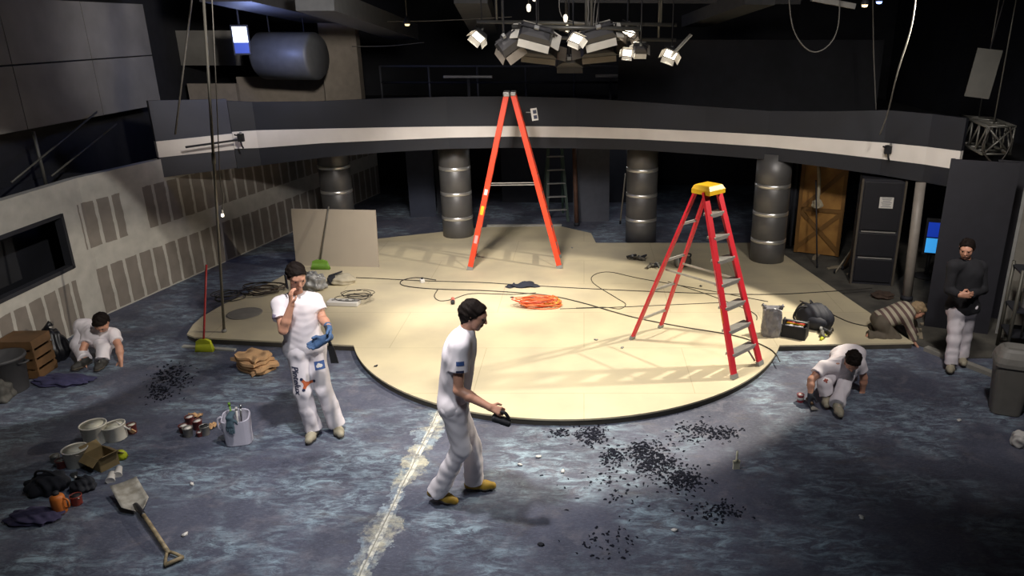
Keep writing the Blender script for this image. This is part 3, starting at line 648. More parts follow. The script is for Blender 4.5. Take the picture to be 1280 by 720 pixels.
# ---------------------------------------------------------------- people: one continuous surface grown from a distance field
V = lambda *a: np.array(a, float)
def nv(x): x = np.array(x, float); return x / (np.linalg.norm(x) + 1e-9)
class Field:
    def __init__(s, res): s.p = []; s.res = res; s.clips = []; s.folds = None
    def cone(s, a, b, ra, rb, k=.02, flat=None, fl=1., clip=None, sub=False):
        s.p.append((np.array(a, float), np.array(b, float), ra, rb, k, None if flat is None else nv(flat), fl, clip, sub)); return s
    def mesh(s, name, m, parent=None):
        h = s.res; pad = .05
        lo = np.min([np.minimum(p[0] - max(p[2], p[3]), p[1] - max(p[2], p[3])) for p in s.p if not p[8]], 0) - pad
        hi = np.max([np.maximum(p[0] + max(p[2], p[3]), p[1] + max(p[2], p[3])) for p in s.p if not p[8]], 0) + pad
        N = np.ceil((hi - lo) / h).astype(int) + 1
        D = np.full(N, .06, np.float32)
        ax = [lo[i] + h * np.arange(N[i]) for i in range(3)]
        for a, b, ra, rb, k, fd, fl, clip, sub in s.p:
            r = max(ra, rb) + .045
            i0 = np.maximum(np.floor((np.minimum(a, b) - r - lo) / h).astype(int), 0); i1 = np.minimum(np.ceil((np.maximum(a, b) + r - lo) / h).astype(int) + 1, N)
            if np.any(i1 <= i0): continue
            sl = tuple(slice(i0[i], i1[i]) for i in range(3))
            g = np.stack(np.meshgrid(*[ax[i][sl[i]] for i in range(3)], indexing='ij'), -1)
            ba = b - a; pa = g - a
            if fd is not None:
                q = 1 / fl - 1
                pa = pa + q * (pa @ fd)[..., None] * fd; ba = ba + q * (ba @ fd) * fd
            L2 = max(ba @ ba, 1e-9); t = np.clip((pa @ ba) / L2, 0, 1)
            d = np.linalg.norm(pa - t[..., None] * ba, axis=-1) - (ra + (rb - ra) * t)
            if fd is not None: d = d * (fl + 1) / 2
            if clip is not None:
                for cp_, cn in clip: d = np.maximum(d, (g - cp_) @ nv(cn))
            o = D[sl]
            if sub: D[sl] = np.maximum(o, -d)
            else:
                hh = np.clip(.5 + .5 * (d - o) / k, 0, 1)
                D[sl] = d * (1 - hh) + o * hh - k * hh * (1 - hh)
        g = None
        if s.folds or s.clips:
            g = np.stack(np.meshgrid(*ax, indexing='ij'), -1)
            if s.folds:
                amp, fq, seed = s.folds; rng = np.random.default_rng(seed); n = np.zeros(N)
                wv = g + .03 * np.sin(g[..., [1, 2, 0]] * 17 + seed)
                for i in range(5):
                    dr = rng.normal(size=3) * V(1, 1, .45); n += np.sin(wv @ (nv(dr) * fq * (1 + .5 * i)) + rng.uniform(0, 6)) / (1 + .35 * i)
                D = D + amp * n * .5
            for cp_, cn in s.clips: D = np.maximum(D, (g - cp_) @ nv(cn))
        # surface nets
        S = D < 0
        corners = [(i, j, k) for i in (0, 1) for j in (0, 1) for k in (0, 1)]
        sh = [slice(0, -1), slice(1, None)]
        cs = sum(S[sh[i], sh[j], sh[k]].astype(np.int8) for i, j, k in corners)
        act = (cs > 0) & (cs < 8); idx = np.argwhere(act); vid = -np.ones(act.shape, int); vid[act] = np.arange(len(idx))
        acc = np.zeros((len(idx), 3)); cnt = np.zeros(len(idx))
        for c0 in corners:
            for axis in range(3):
                if c0[axis]: continue
                c1 = list(c0); c1[axis] = 1
                d0 = D[idx[:, 0] + c0[0], idx[:, 1] + c0[1], idx[:, 2] + c0[2]]; d1 = D[idx[:, 0] + c1[0], idx[:, 1] + c1[1], idx[:, 2] + c1[2]]
                mk = (d0 < 0) != (d1 < 0); t = np.where(mk, d0 / np.where(mk, d0 - d1, 1), 0)
                p = np.array(c0) + 0.0; pt = np.tile(p, (len(idx), 1)); pt[:, axis] += t
                acc[mk] += pt[mk]; cnt[mk] += 1
        vs = lo + h * (idx + acc / cnt[:, None])
        fs = []
        for axis in range(3):
            u, w2 = [(1, 2), (2, 0), (0, 1)][axis]
            a = [slice(None)] * 3; b = [slice(None)] * 3; a[axis] = slice(0, -1); b[axis] = slice(1, None)
            ch = S[tuple(a)] != S[tuple(b)]; e = np.argwhere(ch)
            e = e[(e[:, u] > 0) & (e[:, w2] > 0) & (e[:, u] < N[u] - 1) & (e[:, w2] < N[w2] - 1)]
            def q(du, dw):
                z = e.copy(); z[:, u] -= du; z[:, w2] -= dw; return vid[z[:, 0], z[:, 1], z[:, 2]]
            quad = np.stack([q(1, 1), q(0, 1), q(0, 0), q(1, 0)], 1)
            ins = S[e[:, 0], e[:, 1], e[:, 2]]; quad[~ins] = quad[~ins][:, ::-1]
            fs.append(quad)
        fs = np.concatenate(fs); fs = fs[(fs >= 0).all(1)]
        me = bpy.data.meshes.new(name); me.from_pydata(vs.tolist(), [], fs.tolist()); me.materials.append(m)
        me.polygons.foreach_set('use_smooth', [True] * len(me.polygons)); me.update()
        o = bpy.data.objects.new(name, me); COL.objects.link(o)
        if parent:
            o.parent = parent; o.matrix_parent_inverse = Matrix.Translation(-parent.location)
        return o

def hand_cones(F, wrist, dirn, nrm, side, curl=25, grow=0., thumb_in=.4):
    """palm, four unequal bent fingers, thumb; nrm points out of the palm, side = +1/-1 picks the thumb edge"""
    d = nv(dirn); n = nv(np.array(nrm) - d * (np.dot(nrm, d))); w = np.cross(d, n) * side   # thumb edge = +w
    wr = np.array(wrist, float)
    for t in (-.7, 0, .7): F.cone(wr + w * .017 * t, wr + d * .085 + w * .030 * t, .017 + grow, .0145 + grow, .012)
    for i, L in enumerate((.068, .077, .072, .056)):
        off = .031 - .0205 * i; b0 = wr + d * (.088 - (.006 if i == 3 else 0)) + w * off
        p = b0; dd = d
        for s_, frac in ((0, .45), (1, .32), (2, .23)):
            a = R(curl) * (.7 if s_ == 0 else 1.0); dd = nv(dd * math.cos(a) + n * math.sin(a)) if s_ == 0 else nv(dd * math.cos(a) + np.cross(np.cross(d, n), dd) * math.sin(a))
            q = p + dd * L * frac; F.cone(p, q, .0095 - .001 * s_ + grow, .0088 - .001 * s_ + grow, .003); p = q
    b0 = wr + d * .022 + w * .022; e1 = b0 + nv(d * .6 + w * .75 + n * thumb_in) * .042; e2 = e1 + nv(d * .9 + w * .15 + n * thumb_in) * .033
    F.cone(b0, e1, .014 + grow, .0105 + grow, .008); F.cone(e1, e2, .0105 + grow, .009 + grow, .003)

def head_frame(c, f, tilt_up=None):
    f = nv(f); up0 = V(0, 0, 1) if tilt_up is None else nv(tilt_up)
    u = nv(up0 - f * (up0 @ f)); l = np.cross(u, f); return np.array(c, float), f, u, l

def person(label, J, fwd, hf, mats, res=.007, scale=1., hands=None, hair_back=True, group=None, sleeve=.55, hand_curl=28, hem_drop=.10, sleeve_long=False, hair=True, head_up=None, hide_feet=False):
    """J: joints in metres. fwd: torso facing, hf: face direction"""
    k = scale; J = {a: np.array(b, float) for a, b in J.items()}
    base = Vector(((J['pelvis'][0] + J['ankR'][0]) / 2, (J['pelvis'][1] + J['ankR'][1]) / 2, mats.get('z', 0)))
    t = thing('person', label, 'person', base, 0, group); t['category'] = 'person'
    fw = nv(fwd); P, Ch, Nk = J['pelvis'], J['chest'], J['neck']; up = nv(Nk - P); lf = nv(np.cross(up, fw)); fw = np.cross(lf, up)
    def torso(F, g=0, clip=None):
        hw = lf * .075 * k
        F.cone(P - hw, P + hw, .112 * k + g, .112 * k + g, .03, fw, .84, clip)
        mid = P * .5 + Ch * .5
        F.cone(P + up * .04, mid, .128 * k + g, .122 * k + g, .04, fw, .8, clip)
        F.cone(mid - lf * .03 * k, Ch - lf * .06 * k, .105 * k + g, .122 * k + g, .05, fw, .84, clip); F.cone(mid + lf * .03 * k, Ch + lf * .06 * k, .105 * k + g, .122 * k + g, .05, fw, .84, clip)
        for s in 'RL': F.cone(Ch + (Nk - Ch) * .55, J['sh' + s] * .92 + Nk * .08, .075 * k + g, .052 * k + g, .04)
        F.cone(Nk - up * .02, J['shR'] * .6 + Nk * .4, .05 * k + g * .7, .045 * k + g, .03, None, 1, clip); F.cone(Nk - up * .02, J['shL'] * .6 + Nk * .4, .05 * k + g * .7, .045 * k + g, .03, None, 1, clip)
    c, f, u, l = head_frame(J['head'], hf, head_up)
    B = Field(res)
    torso(B)
    B.cone(Nk - up * .04 * k, c - u * .06 * k - f * .02 * k, .056 * k, .050 * k, .03)
    for s in 'RL':
        B.cone(J['sh' + s], J['el' + s], .052 * k, .041 * k, .03); B.cone(J['el' + s], J['el' + s] * .65 + J['wr' + s] * .35, .041 * k, .042 * k, .015); B.cone(J['el' + s] * .65 + J['wr' + s] * .35, J['wr' + s], .042 * k, .027 * k, .02)
        B.cone(J['hip' + s], J['kn' + s], .085 * k, .056 * k, .03); B.cone(J['kn' + s], J['kn' + s] * .68 + J['an' + 'k' + s] * .32, .056 * k, .054 * k, .02); B.cone(J['kn' + s] * .68 + J['ank' + s] * .32, J['ank' + s], .054 * k, .037 * k, .02)
    for s in 'RL':
        hd = J.get('hd' + s); hd = nv(J['wr' + s] - J['el' + s]) if hd is None else nv(hd)
        hn = J.get('hn' + s); hn = lf * (1 if s == 'R' else -1) if hn is None else hn
        # thumb edge: w = d x n ; choose the side that points forward/up
        w_ = np.cross(hd, nv(hn - hd * (hn @ hd))); tref = J.get('th' + s); tref = fw if tref is None else tref
        sd = 1 if w_ @ tref >= 0 else -1
        J['_h' + s] = (J['wr' + s], hd, hn, sd)
        hand_cones(B, *J['_h' + s], curl=hand_curl)
    # head
    B.cone(c - f * .018 * k + u * .022 * k, c + f * .022 * k + u * .016 * k, .092 * k, .082 * k, .02, l, .86)
    B.cone(c + f * .03 * k - u * .045 * k, c + f * .062 * k - u * .092 * k, .058 * k, .026 * k, .03)
    for s in (-1, 1):
        B.cone(c + l * s * .038 * k + f * .055 * k - u * .03 * k, c + l * s * .03 * k + f * .05 * k - u * .065 * k, .028 * k, .026 * k, .02)
        B.cone(c + l * s * .02 * k + f * .092 * k + u * .028 * k, c + l * s * .045 * k + f * .078 * k + u * .025 * k, .012 * k, .010 * k, .012)
        B.cone(c + l * s * .080 * k - f * .008 * k + u * .012 * k, c + l * s * .076 * k - f * .004 * k - u * .022 * k, .016 * k, .011 * k, .006, l, .55)
        B.cone(c + l * s * .032 * k + f * .104 * k + u * .006 * k, c + l * s * .034 * k + f * .103 * k + u * .006 * k, .013 * k, .013 * k, sub=True)
    B.cone(c + f * .096 * k + u * .012 * k, c + f * .114 * k - u * .026 * k, .009 * k, .013 * k, .008)
    B.cone(c + f * .09 * k - u * .03 * k - l * .012, c + f * .09 * k - u * .03 * k + l * .012, .012 * k, .012 * k, .01)
    B.cone(c + f * .094 * k - u * .056 * k - l * .016 * k, c + f * .094 * k - u * .056 * k + l * .016 * k, .0085 * k, .0085 * k, .006)
    B.cone(c + f * .088 * k - u * .068 * k - l * .014 * k, c + f * .088 * k - u * .068 * k + l * .014 * k, .009 * k, .009 * k, .006)
    for s in 'RL':
        td = nv(J['toe' + s]); B.cone(J['ank' + s], J['ank' + s] + td * .1 * k - V(0, 0, .05 * k), .036 * k, .025 * k, .02)
    body = B.mesh('body', M_skin, t)
    # eyes
    for s in (-1, 1):
        e = MB().ball(Vector(c + l * s * .032 * k + f * .086 * k + u * .006 * k), .0125 * k, 8).build('eye', M_eye, t); e.matrix_parent_inverse = Matrix.Translation(-t.location)
    if hair:
        H = Field(res)
        H.cone(c - f * .02 * k + u * .026 * k, c + f * .022 * k + u * .024 * k, .105 * k, .094 * k, .02, l, .87)
        H.cone(c - f * .05 * k - u * .0 * k, c - f * .045 * k - u * .055 * k, .068 * k, .05 * k, .03, l, 1)
        H.folds = (.006, 75, 3)
        H.clips = [(c + f * .045 * k + u * .035 * k, f * .80 - u * .62)]
        H.mesh('hair', mats.get('hair', M_hair), t)
    # shirt
    S_ = Field(res); hem = P - up * hem_drop * k; tc_ = [(hem, -up), (Nk + up * .035 * k, up * .9 + fw * .3)]; torso(S_, .022, tc_)
    S_.cone(Ch, P + up * .02, .155 * k, .150 * k, .05, fw, .8, tc_)
    for s in 'RL':
        a, b = J['sh' + s], J['el' + s]; e = a + (b - a) * sleeve
        if sleeve_long:
            S_.cone(a, b, .070 * k, .058 * k, .04); S_.cone(b, J['wr' + s], .058 * k, .046 * k, .02, clip=[(b + (J['wr' + s] - b) * .95, J['wr' + s] - b)])
        else: S_.cone(a, e + (b - a) * .3, .070 * k, .078 * k, .04, clip=[(e, b - a)])
    S_.folds = (.0034, 30, 5 + len(label))
    shirt = S_.mesh('shirt', mats.get('shirt', M_shirt), t)
    # trousers
    T = Field(res); hw = lf * .075 * k
    T.cone(P - hw, P + hw, .126 * k, .126 * k, .03, fw, .86, [(P + up * .05, up)])
    for s in 'RL':
        a, b, d = J['hip' + s], J['kn' + s], J['ank' + s]
        T.cone(P * .6 + a * .4, a, .11 * k, .108 * k, .04); T.cone(a, b, .108 * k, .080 * k, .03); T.cone(b, b * .5 + d * .5, .080 * k, .078 * k, .03)
        low = d + (d - b) * .06; T.cone(b * .5 + d * .5, low + (d - b) * .2, .078 * k, .086 * k, .02, clip=[(low, d - b)])
    T.folds = (.0075, 28, 9 + len(label))
    trousers = T.mesh('trousers', mats.get('trousers', M_trouser), t)
    # shoes
    if not hide_feet:
        for s in 'RL':
            td = nv(J['toe' + s]); a = J['ank' + s]; side = nv(np.cross(V(0, 0, 1), td)); n_ = np.cross(td, side); n_ = nv(n_)
            so = a - n_ * .085 * k      # sole plane point below ankle
            def shoe(F, g=0):
                F.cone(so - td * .045 * k + n_ * .04, so + td * .02 * k + n_ * .045, .042 * k + g, .042 * k + g, .03); F.cone(so + td * .02 * k + n_ * .045, so + td * .165 * k + n_ * .032, .044 * k + g, .034 * k + g, .03, side, 1.0)
                F.cone(so + td * .10 * k + n_ * .03 - side * .014, so + td * .10 * k + n_ * .03 + side * .014, .036 + g, .036 + g, .03)
            Fs = Field(.006); shoe(Fs); Fs.cone(so + n_ * .05, a + n_ * .01, .044 * k, .047 * k, .02); Fs.clips = [(so + n_ * .012, -n_), (a + n_ * .02, n_)]
            up_ = Fs.mesh('shoe', mats.get('shoe', M_shoe), t)
            Fl = Field(.006); shoe(Fl, .004); Fl.clips = [(so + n_ * .002, -n_), (so + n_ * .022, n_)]
            sl_ = Fl.mesh('sole', M_sole, t); sl_.parent = up_; sl_.matrix_parent_inverse = Matrix.Identity(4)
            lm = MB()
            for q in range(4):
                cc = so + td * (.055 + .022 * q) * k + n_ * (.088 - .006 * q) * k; lm.tube([cc - side * .02 - n_ * .006, cc + n_ * .002, cc + side * .02 - n_ * .006], .0035, 6)
            lo_ = lm.build('laces', M_wlabel, up_); 
            lo_.matrix_parent_inverse = Matrix.Identity(4)
    return t, J, dict(c=c, f=f, u=u, l=l, body=body, shirt=shirt, trousers=trousers, fw=fw, lf=lf, up=up)

def glove(t, J, s, m, cuff=.05, curl=28, label=None, res=.006):
    F = Field(res); hand_cones(F, *J['_h' + s], curl=curl, grow=.0035)
    d = nv(J['wr' + s] - J['el' + s]); F.cone(J['wr' + s] - d * cuff, J['wr' + s] + nv(J['_h' + s][1]) * .02, .036, .03, .015, clip=[(J['wr' + s] - d * cuff, -d)])
    o = F.mesh('glove', m, t)
    if label: o['label'] = label
    return o
def decal(target, parent, name, m, verts, faces, origin, xd, yd, off=.004, **kw):
    """lays a flat print onto cloth along its normal"""
    tg = target.data; bvh = BVHTree.FromPolygons([v.co for v in tg.vertices], [p.vertices[:] for p in tg.polygons])
    xd = Vector(xd).normalized(); yd = Vector(yd); yd = (yd - xd * yd.dot(xd)).normalized(); n = xd.cross(yd); o = Vector(origin)
    out = []
    for x, y in verts:
        p = o + xd * x + yd * y; h = bvh.ray_cast(p + n * .3, -n)
        out.append((h[0] + n * off) if h[0] else p)
    me = bpy.data.meshes.new(name); me.from_pydata(out, [], faces); me.materials.append(m)
    ob = bpy.data.objects.new(name, me); COL.objects.link(ob); ob.parent = parent
    ob.matrix_parent_inverse = Matrix.Identity(4)
    return ob
def text_mesh(txt, size, sub=True):
    cu = bpy.data.curves.new('txt', 'FONT'); cu.body = txt; cu.size = size; cu.align_x = 'CENTER'; cu.align_y = 'CENTER'; cu.resolution_u = 4; cu.shear = .25; cu.offset = size * .018
    ob = bpy.data.objects.new('txt', cu); COL.objects.link(ob); dg = bpy.context.evaluated_depsgraph_get(); dg.update()
    me = bpy.data.meshes.new_from_object(ob.evaluated_get(dg)); bm = bmesh.new(); bm.from_mesh(me)
    bmesh.ops.triangulate(bm, faces=bm.faces); bmesh.ops.subdivide_edges(bm, edges=[e for e in bm.edges if e.calc_length() > .012], cuts=2); bmesh.ops.triangulate(bm, faces=bm.faces)
    bm.verts.index_update(); vs = [(v.co.x, v.co.y) for v in bm.verts]; fs = [[v.index for v in f.verts] for f in bm.faces]; bm.free()
    bpy.data.objects.remove(ob); bpy.data.curves.remove(cu); bpy.data.meshes.remove(me); return vs, fs
def grid_patch(w_, h_, n=6):
    vs = [((i / n - .5) * w_, (j / n - .5) * h_) for j in range(n + 1) for i in range(n + 1)]
    return vs, [(j * (n + 1) + i, j * (n + 1) + i + 1, (j + 1) * (n + 1) + i + 1, (j + 1) * (n + 1) + i) for j in range(n) for i in range(n)]
def disc_patch(r, n=12, c=(0, 0)):
    vs = [c] + [(c[0] + r * k_ * math.cos(2 * math.pi * k / n), c[1] + r * k_ * math.sin(2 * math.pi * k / n)) for k_ in (.5, 1) for k in range(n)]
    fs = [(0, 1 + k, 1 + (k + 1) % n) for k in range(n)] + [(1 + k, n + 1 + k, n + 1 + (k + 1) % n, 1 + (k + 1) % n) for k in range(n)]; return vs, fs
def line_patch(a, b, w_, n=6):
    a, b = Vector(a), Vector(b); d = (b - a); q = Vector((-d.y, d.x)).normalized() * w_ / 2; vs = []; 
    for i in range(n + 1): p = a + d * i / n; vs += [tuple(p - q), tuple(p + q)]
    return vs, [(2 * i, 2 * i + 2, 2 * i + 3, 2 * i + 1) for i in range(n)]
M_print = mat('dark_blue_print', '#232a4a', .7); M_oprint = mat('orange_print', '#c8663c', .7); M_bprint = mat('blue_badge', '#3d5b94', .7)

A = lambda v: np.array(v, float)
def logo(target, parent, origin, xd, yd, s=1.):
    decal(target, parent, 'lettering', M_print, *text_mesh('Pintelux', .088 * s), origin, xd, yd)
    o2 = Vector(origin) + Vector(xd).normalized() * .05 * s + Vector(yd).normalized() * .085 * s
    for ang in (100, 215, 335):
        decal(target, parent, 'star_arm', M_oprint, *line_patch((0, 0), (.05 * s * math.cos(R(ang)), .05 * s * math.sin(R(ang))), .028 * s), o2, xd, yd, off=.004)
    decal(target, parent, 'star_core', M_oprint, *disc_patch(.024 * s), o2, xd, yd, off=.005)
    for ang in (100, 215, 335):
        decal(target, parent, 'star_dot', M_print, *disc_patch(.015 * s, 10, (.062 * s * math.cos(R(ang)), .062 * s * math.sin(R(ang)))), o2, xd, yd, off=.005)

# --- the man on the phone
J = dict(pelvis=W(381, 431, 6.66), chest=W(372, 388, 6.65), neck=W(371, 370, 6.64), head=W(370.5, 345, 6.60),
         shR=W(349, 381, 6.58), shL=W(394, 376, 6.74), elR=W(354, 413, 6.42), wrR=W(364.5, 380, 6.44), elL=W(403, 398, 6.68), wrL=W(411, 409, 6.48),
         hipR=W(373, 441, 6.62), hipL=W(393, 440, 6.72), knR=W(379, 489, 6.55), knL=W(404, 486, 6.62), ankR=G(391.5, 534, .10), ankL=G(420, 528, .10),
         toeR=V(.02, -1, 0), toeL=V(.5, -.86, 0), hdR=V(-.02, .12, 1), hnR=V(.75, .65, 0), thR=V(.1, -1, 0), hdL=V(.2, -.55, -.8), hnL=V(-.75, -.3, .1), thL=V(0, -1, .3))
T1, J1, I1 = person('man in white talking on a phone beside the rounded stage edge', J, (.36, -.93, 0), (.52, -.74, -.42), {}, res=.006)
glove(T1, J1, 'L', M_glove, label='blue work glove')
def phone():
    c, f, u, l = I1['c'], I1['f'], I1['u'], I1['l']
    p = Vector(c - l * .098 + f * .02 - u * .03); t = thing('mobile_phone', 'dark mobile phone held to the ear of the man in white', 'phone', p)
    M = Matrix((Vector(nv(f * .5 - u)), Vector(f), Vector(l))).transposed()
    ax = Vector(nv(f * .45 - u * .9)); ay = Vector(l); az = ax.cross(ay); M = Matrix((az, ay, ax)).transposed()
    MB().box((0, 0, 0), (.066, .009, .135), rot=M, bev=.003).build('casing', M_black, t); MB().box(Vector(l) * .005, (.058, .002, .118), rot=M).build('screen', M_eye, t)
phone()
def scraper():
    a = Vector(J1['wrL']) + Vector(nv(J1['hdL'])) * .07 + Vector((-.01, -.02, .0)); e = a + Vector((.07, -.10, -.24)) ; b0 = a - Vector((.07, -.10, -.24)) * .35
    t = thing('floor_scraper', 'dark hand scraper held in the blue glove of the man on the phone', 'scraper', a)
    MB().tube([b0 - a, (b0 - a) * .2, (e - a) * .35], .014, 10).build('handle', M_black, t)
    d = (e - a)
    MB().strip([[d * k + Vector((w_, q, 0)) for w_, q in ((-h, -.004), (h, -.004), (h, .004), (-h, .004))] for k, h in ((.3, .014), (.5, .03), (1, .036))]).build('blade', mat('dark_steel', '#3c3c3e', .4, .8), t)
scraper()
def spare_glove():
    p = W(399, 428, 6.44); F = Field(.006)
    wr = V(*p) + V(.05, 0, .035); hand_cones(F, wr, V(-.75, -.1, -.4), V(-.1, -1, .2), 1, curl=14, grow=.006); F.cone(wr, wr + V(.05, .0, .02), .034, .04, .02)
    F.cone(wr + V(.0, -.01, -.02), wr + V(-.06, -.02, -.06), .03, .025, .02)
    t = F.mesh('work_glove', M_glove, None); tag(t, 'loose blue work glove dangling from the hand of the man on the phone', 'glove')
spare_glove()
fwv = Vector(I1['fw'])
a, c_ = Vector(J1['hipR']), Vector(J1['knR']); n_ = Vector((.05, -.95, .28)); 
logo(I1['trousers'], I1['trousers'], a.lerp(c_, .62) + Vector((-.02, -.05, 0)), (c_ - a), (c_ - a).cross(-n_).normalized() * 1, 1.0)
a, c_ = Vector(J1['hipL']), Vector(J1['knL'])
decal(I1['trousers'], I1['trousers'], 'blue_badge', M_bprint, *grid_patch(.085, .085), a.lerp(c_, .27) + Vector((.055, -.06, 0)), (1, .1, .12), (0, .25, 1))
for q, r_ in (((-.012, -.006), .016), ((.010, -.004), .018), ((-.002, .01), .014)):
    decal(I1['trousers'], I1['trousers'], 'badge_cloud', M_wlabel, *disc_patch(r_, 10, q), a.lerp(c_, .27) + Vector((.055, -.06, 0)), (1, .1, .12), (0, .25, 1), off=.006)
a, c_ = Vector(J1['shR']), Vector(J1['elR'])
decal(I1['shirt'], I1['shirt'], 'sleeve_badge', mat('faint_badge', '#9a8fa8', .8), *grid_patch(.055, .05), a.lerp(c_, .38) + Vector((-.03, -.06, 0)), (.8, -.6, 0), (0, .25, 1))

# --- the man walking past
J = dict(pelvis=W(567, 500, 5.52), chest=W(574, 440, 5.50), neck=W(582, 413, 5.50), head=W(591.5, 394, 5.50),
         shR=W(574, 434, 5.35), shL=W(577, 424, 5.68), elR=W(573, 488, 5.30), wrR=W(612, 509, 5.24), elL=W(556, 470, 5.78), wrL=W(563, 505, 5.82),
         hipR=W(567, 510, 5.44), hipL=W(568, 509, 5.61), knR=W(577, 560, 5.40), knL=W(590, 556, 5.64), ankR=G(548, 612, .13), ankL=G(592, 600, .10),
         toeR=V(.93, -.06, -.36), toeL=V(1, -.04, 0), hdR=V(.9, -.1, -.35), hnR=V(.1, .6, -.6), thR=V(.3, 0, 1), hdL=V(.1, 0, -1), hnL=V(0, -1, 0))
T2, J2, I2 = person('dark haired man in white walking right in front of the round stage', J, (1, -.06, 0), (.93, -.10, -.32), dict(shoe=M_tan), res=.006, hand_curl=48)
for k, (dz, m) in enumerate(((.30, M_bprint), (.50, M_print))):
    a, c_ = Vector(J2['shR']), Vector(J2['elR'])
    decal(I2['shirt'], I2['shirt'], 'sleeve_badge', m, *grid_patch(.06, .035 - .008 * k), a.lerp(c_, dz) + Vector((.02, -.06, 0)), (1, 0, 0), (0, .25, 1))
def held_sander():
    p = Vector(J2['wrR']) + Vector(nv(J2['hdR'])) * .085 + Vector((.012, -.002, -.045)); t = thing('hand_sander', 'black hand sander carried by the man walking in front of the stage', 'tool', p)
    MB().box((0, 0, -.035), (.16, .08, .045), rot=Euler((0, R(22), 0)), bev=.015).build('body', M_black, t)
    MB().tube(smoothpts([(-.05, 0, .0), (-.03, 0, .04), (.03, 0, .03), (.06, 0, -.02)], 4), .014, 8).build('grip', M_black, t)
held_sander()

# --- the man squatting on the right
J = dict(pelvis=W(1056, 472, 7.85), chest=W(1049, 462, 7.50), neck=W(1057, 453, 7.38), head=W(1066, 451, 7.27),
         shR=W(1029, 459, 7.40), shL=W(1074, 454, 7.50), elR=W(1014, 475, 7.30), wrR=W(1013, 494, 7.20), elL=W(1080, 472, 7.50), wrL=W(1078, 489, 7.50),
         hipR=W(1046, 474, 7.75), hipL=W(1066, 474, 7.75), knR=W(1031, 480, 7.30), knL=W(1058, 472, 7.38), ankR=G(1034, 493, .10), ankL=G(1047, 504, .10),
         toeR=V(-.3, -.95, 0), toeL=V(-.1, -1, 0), hdR=V(.05, -.3, -.95), hnR=V(.5, -.8, .3), thR=V(1, 0, 0), hdL=V(0, -.5, -.85), hnL=V(0, -.8, .4), thL=V(-1, 0, 0))
p = J['pelvis']; p.z = max(p.z, .30); 
for s in 'RL': J['hip' + s].z = max(J['hip' + s].z, .28)
T3, J3, I3 = person('man in white squatting and scraping the floor beside the right stage edge', J, (-.15, -.85, -.5), (-.15, -.62, -.77), {}, res=.007, scale=.96, head_up=(0, -.5, .8), hem_drop=.06)
glove(T3, J3, 'R', mat('dark_glove', '#30333c', .7), label='dark work glove', cuff=.14)
kn = Vector(J3['knR'])
decal(I3['trousers'], I3['trousers'], 'knee_print', mat('red_print', '#9a4a40', .7), *grid_patch(.05, .02), kn + Vector((-.01, -.02, .05)), (.8, .1, .2), (0, .5, .8))
decal(I3['trousers'], I3['trousers'], 'knee_print', mat('red_print', '#9a4a40', .7), *grid_patch(.02, .05), kn + Vector((-.01, -.02, .045)), (.8, .1, .2), (0, .5, .8))
nb = Vector(J3['neck']); decal(I3['shirt'], I3['shirt'], 'sleeve_badge', mat('faint_badge', '#9a8fa8', .8), *grid_patch(.05, .04), Vector(J3['shR']).lerp(Vector(J3['elR']), .35) + Vector((-.02, -.04, 0)), (.7, -.5, .2), (0, .4, .8))
# --- the man squatting at the left
J = dict(pelvis=W(119, 441, 8.62), chest=W(125, 423, 8.46), neck=W(127, 413, 8.38), head=W(127, 403, 8.30),
         shR=W(110, 421, 8.42), shL=W(142, 418, 8.42), elR=W(104, 437, 8.25), wrR=W(101, 452, 8.15), elL=W(149, 434, 8.28), wrL=W(151, 450, 8.20),
         hipR=W(112, 442, 8.56), hipL=W(127, 442, 8.56), knR=W(97, 432, 8.38), knL=W(130, 437, 8.25), ankR=G(106, 448, .10), ankL=G(128, 449, .10),
         toeR=V(-.3, -.95, 0), toeL=V(.1, -1, 0), hdR=V(0, -.3, -.95), hnR=V(.6, -.8, .3), thR=V(1, 0, 0), hdL=V(0, -.3, -.95), hnL=V(-.6, -.8, .4), thL=V(-1, 0, 0))
for s in ('pelvis', 'hipR', 'hipL'): J[s].z = max(J[s].z, .28)
T4, J4, I4 = person('man in white squatting with both hands down near the left wall', J, (.05, -.9, -.4), (0, -.62, -.78), dict(shoe=mat('dark_shoe', '#33312f', .7)), res=.008, scale=.95, head_up=(0, -.5, .8), hem_drop=.06)
# --- the man kneeling in a striped jumper
def stripe_mat():
    m = mat('striped_jumper', '#8f8877', .9); nt = m.node_tree; n = nt.nodes; b = n['Principled BSDF']; L = nt.links
    tc = n.new('ShaderNodeTexCoord'); mp = n.new('ShaderNodeMapping'); mp.inputs['Rotation'].default_value = (0, R(32), 0); L.new(tc.outputs['Object'], mp.inputs['Vector'])
    wv = n.new('ShaderNodeTexWave'); wv.bands_direction = 'X'; wv.inputs['Scale'].default_value = 4.2; wv.inputs['Distortion'].default_value = .5; L.new(mp.outputs['Vector'], wv.inputs['Vector'])
    cr = n.new('ShaderNodeValToRGB'); cr.color_ramp.elements[0].position = .5; cr.color_ramp.elements[1].position = .62; cr.color_ramp.elements[0].color = lin('#a59d8a'); cr.color_ramp.elements[1].color = lin('#5e4a46')
    L.new(wv.outputs['Fac'], cr.inputs['Fac']); L.new(cr.outputs['Color'], b.inputs['Base Color']); return m
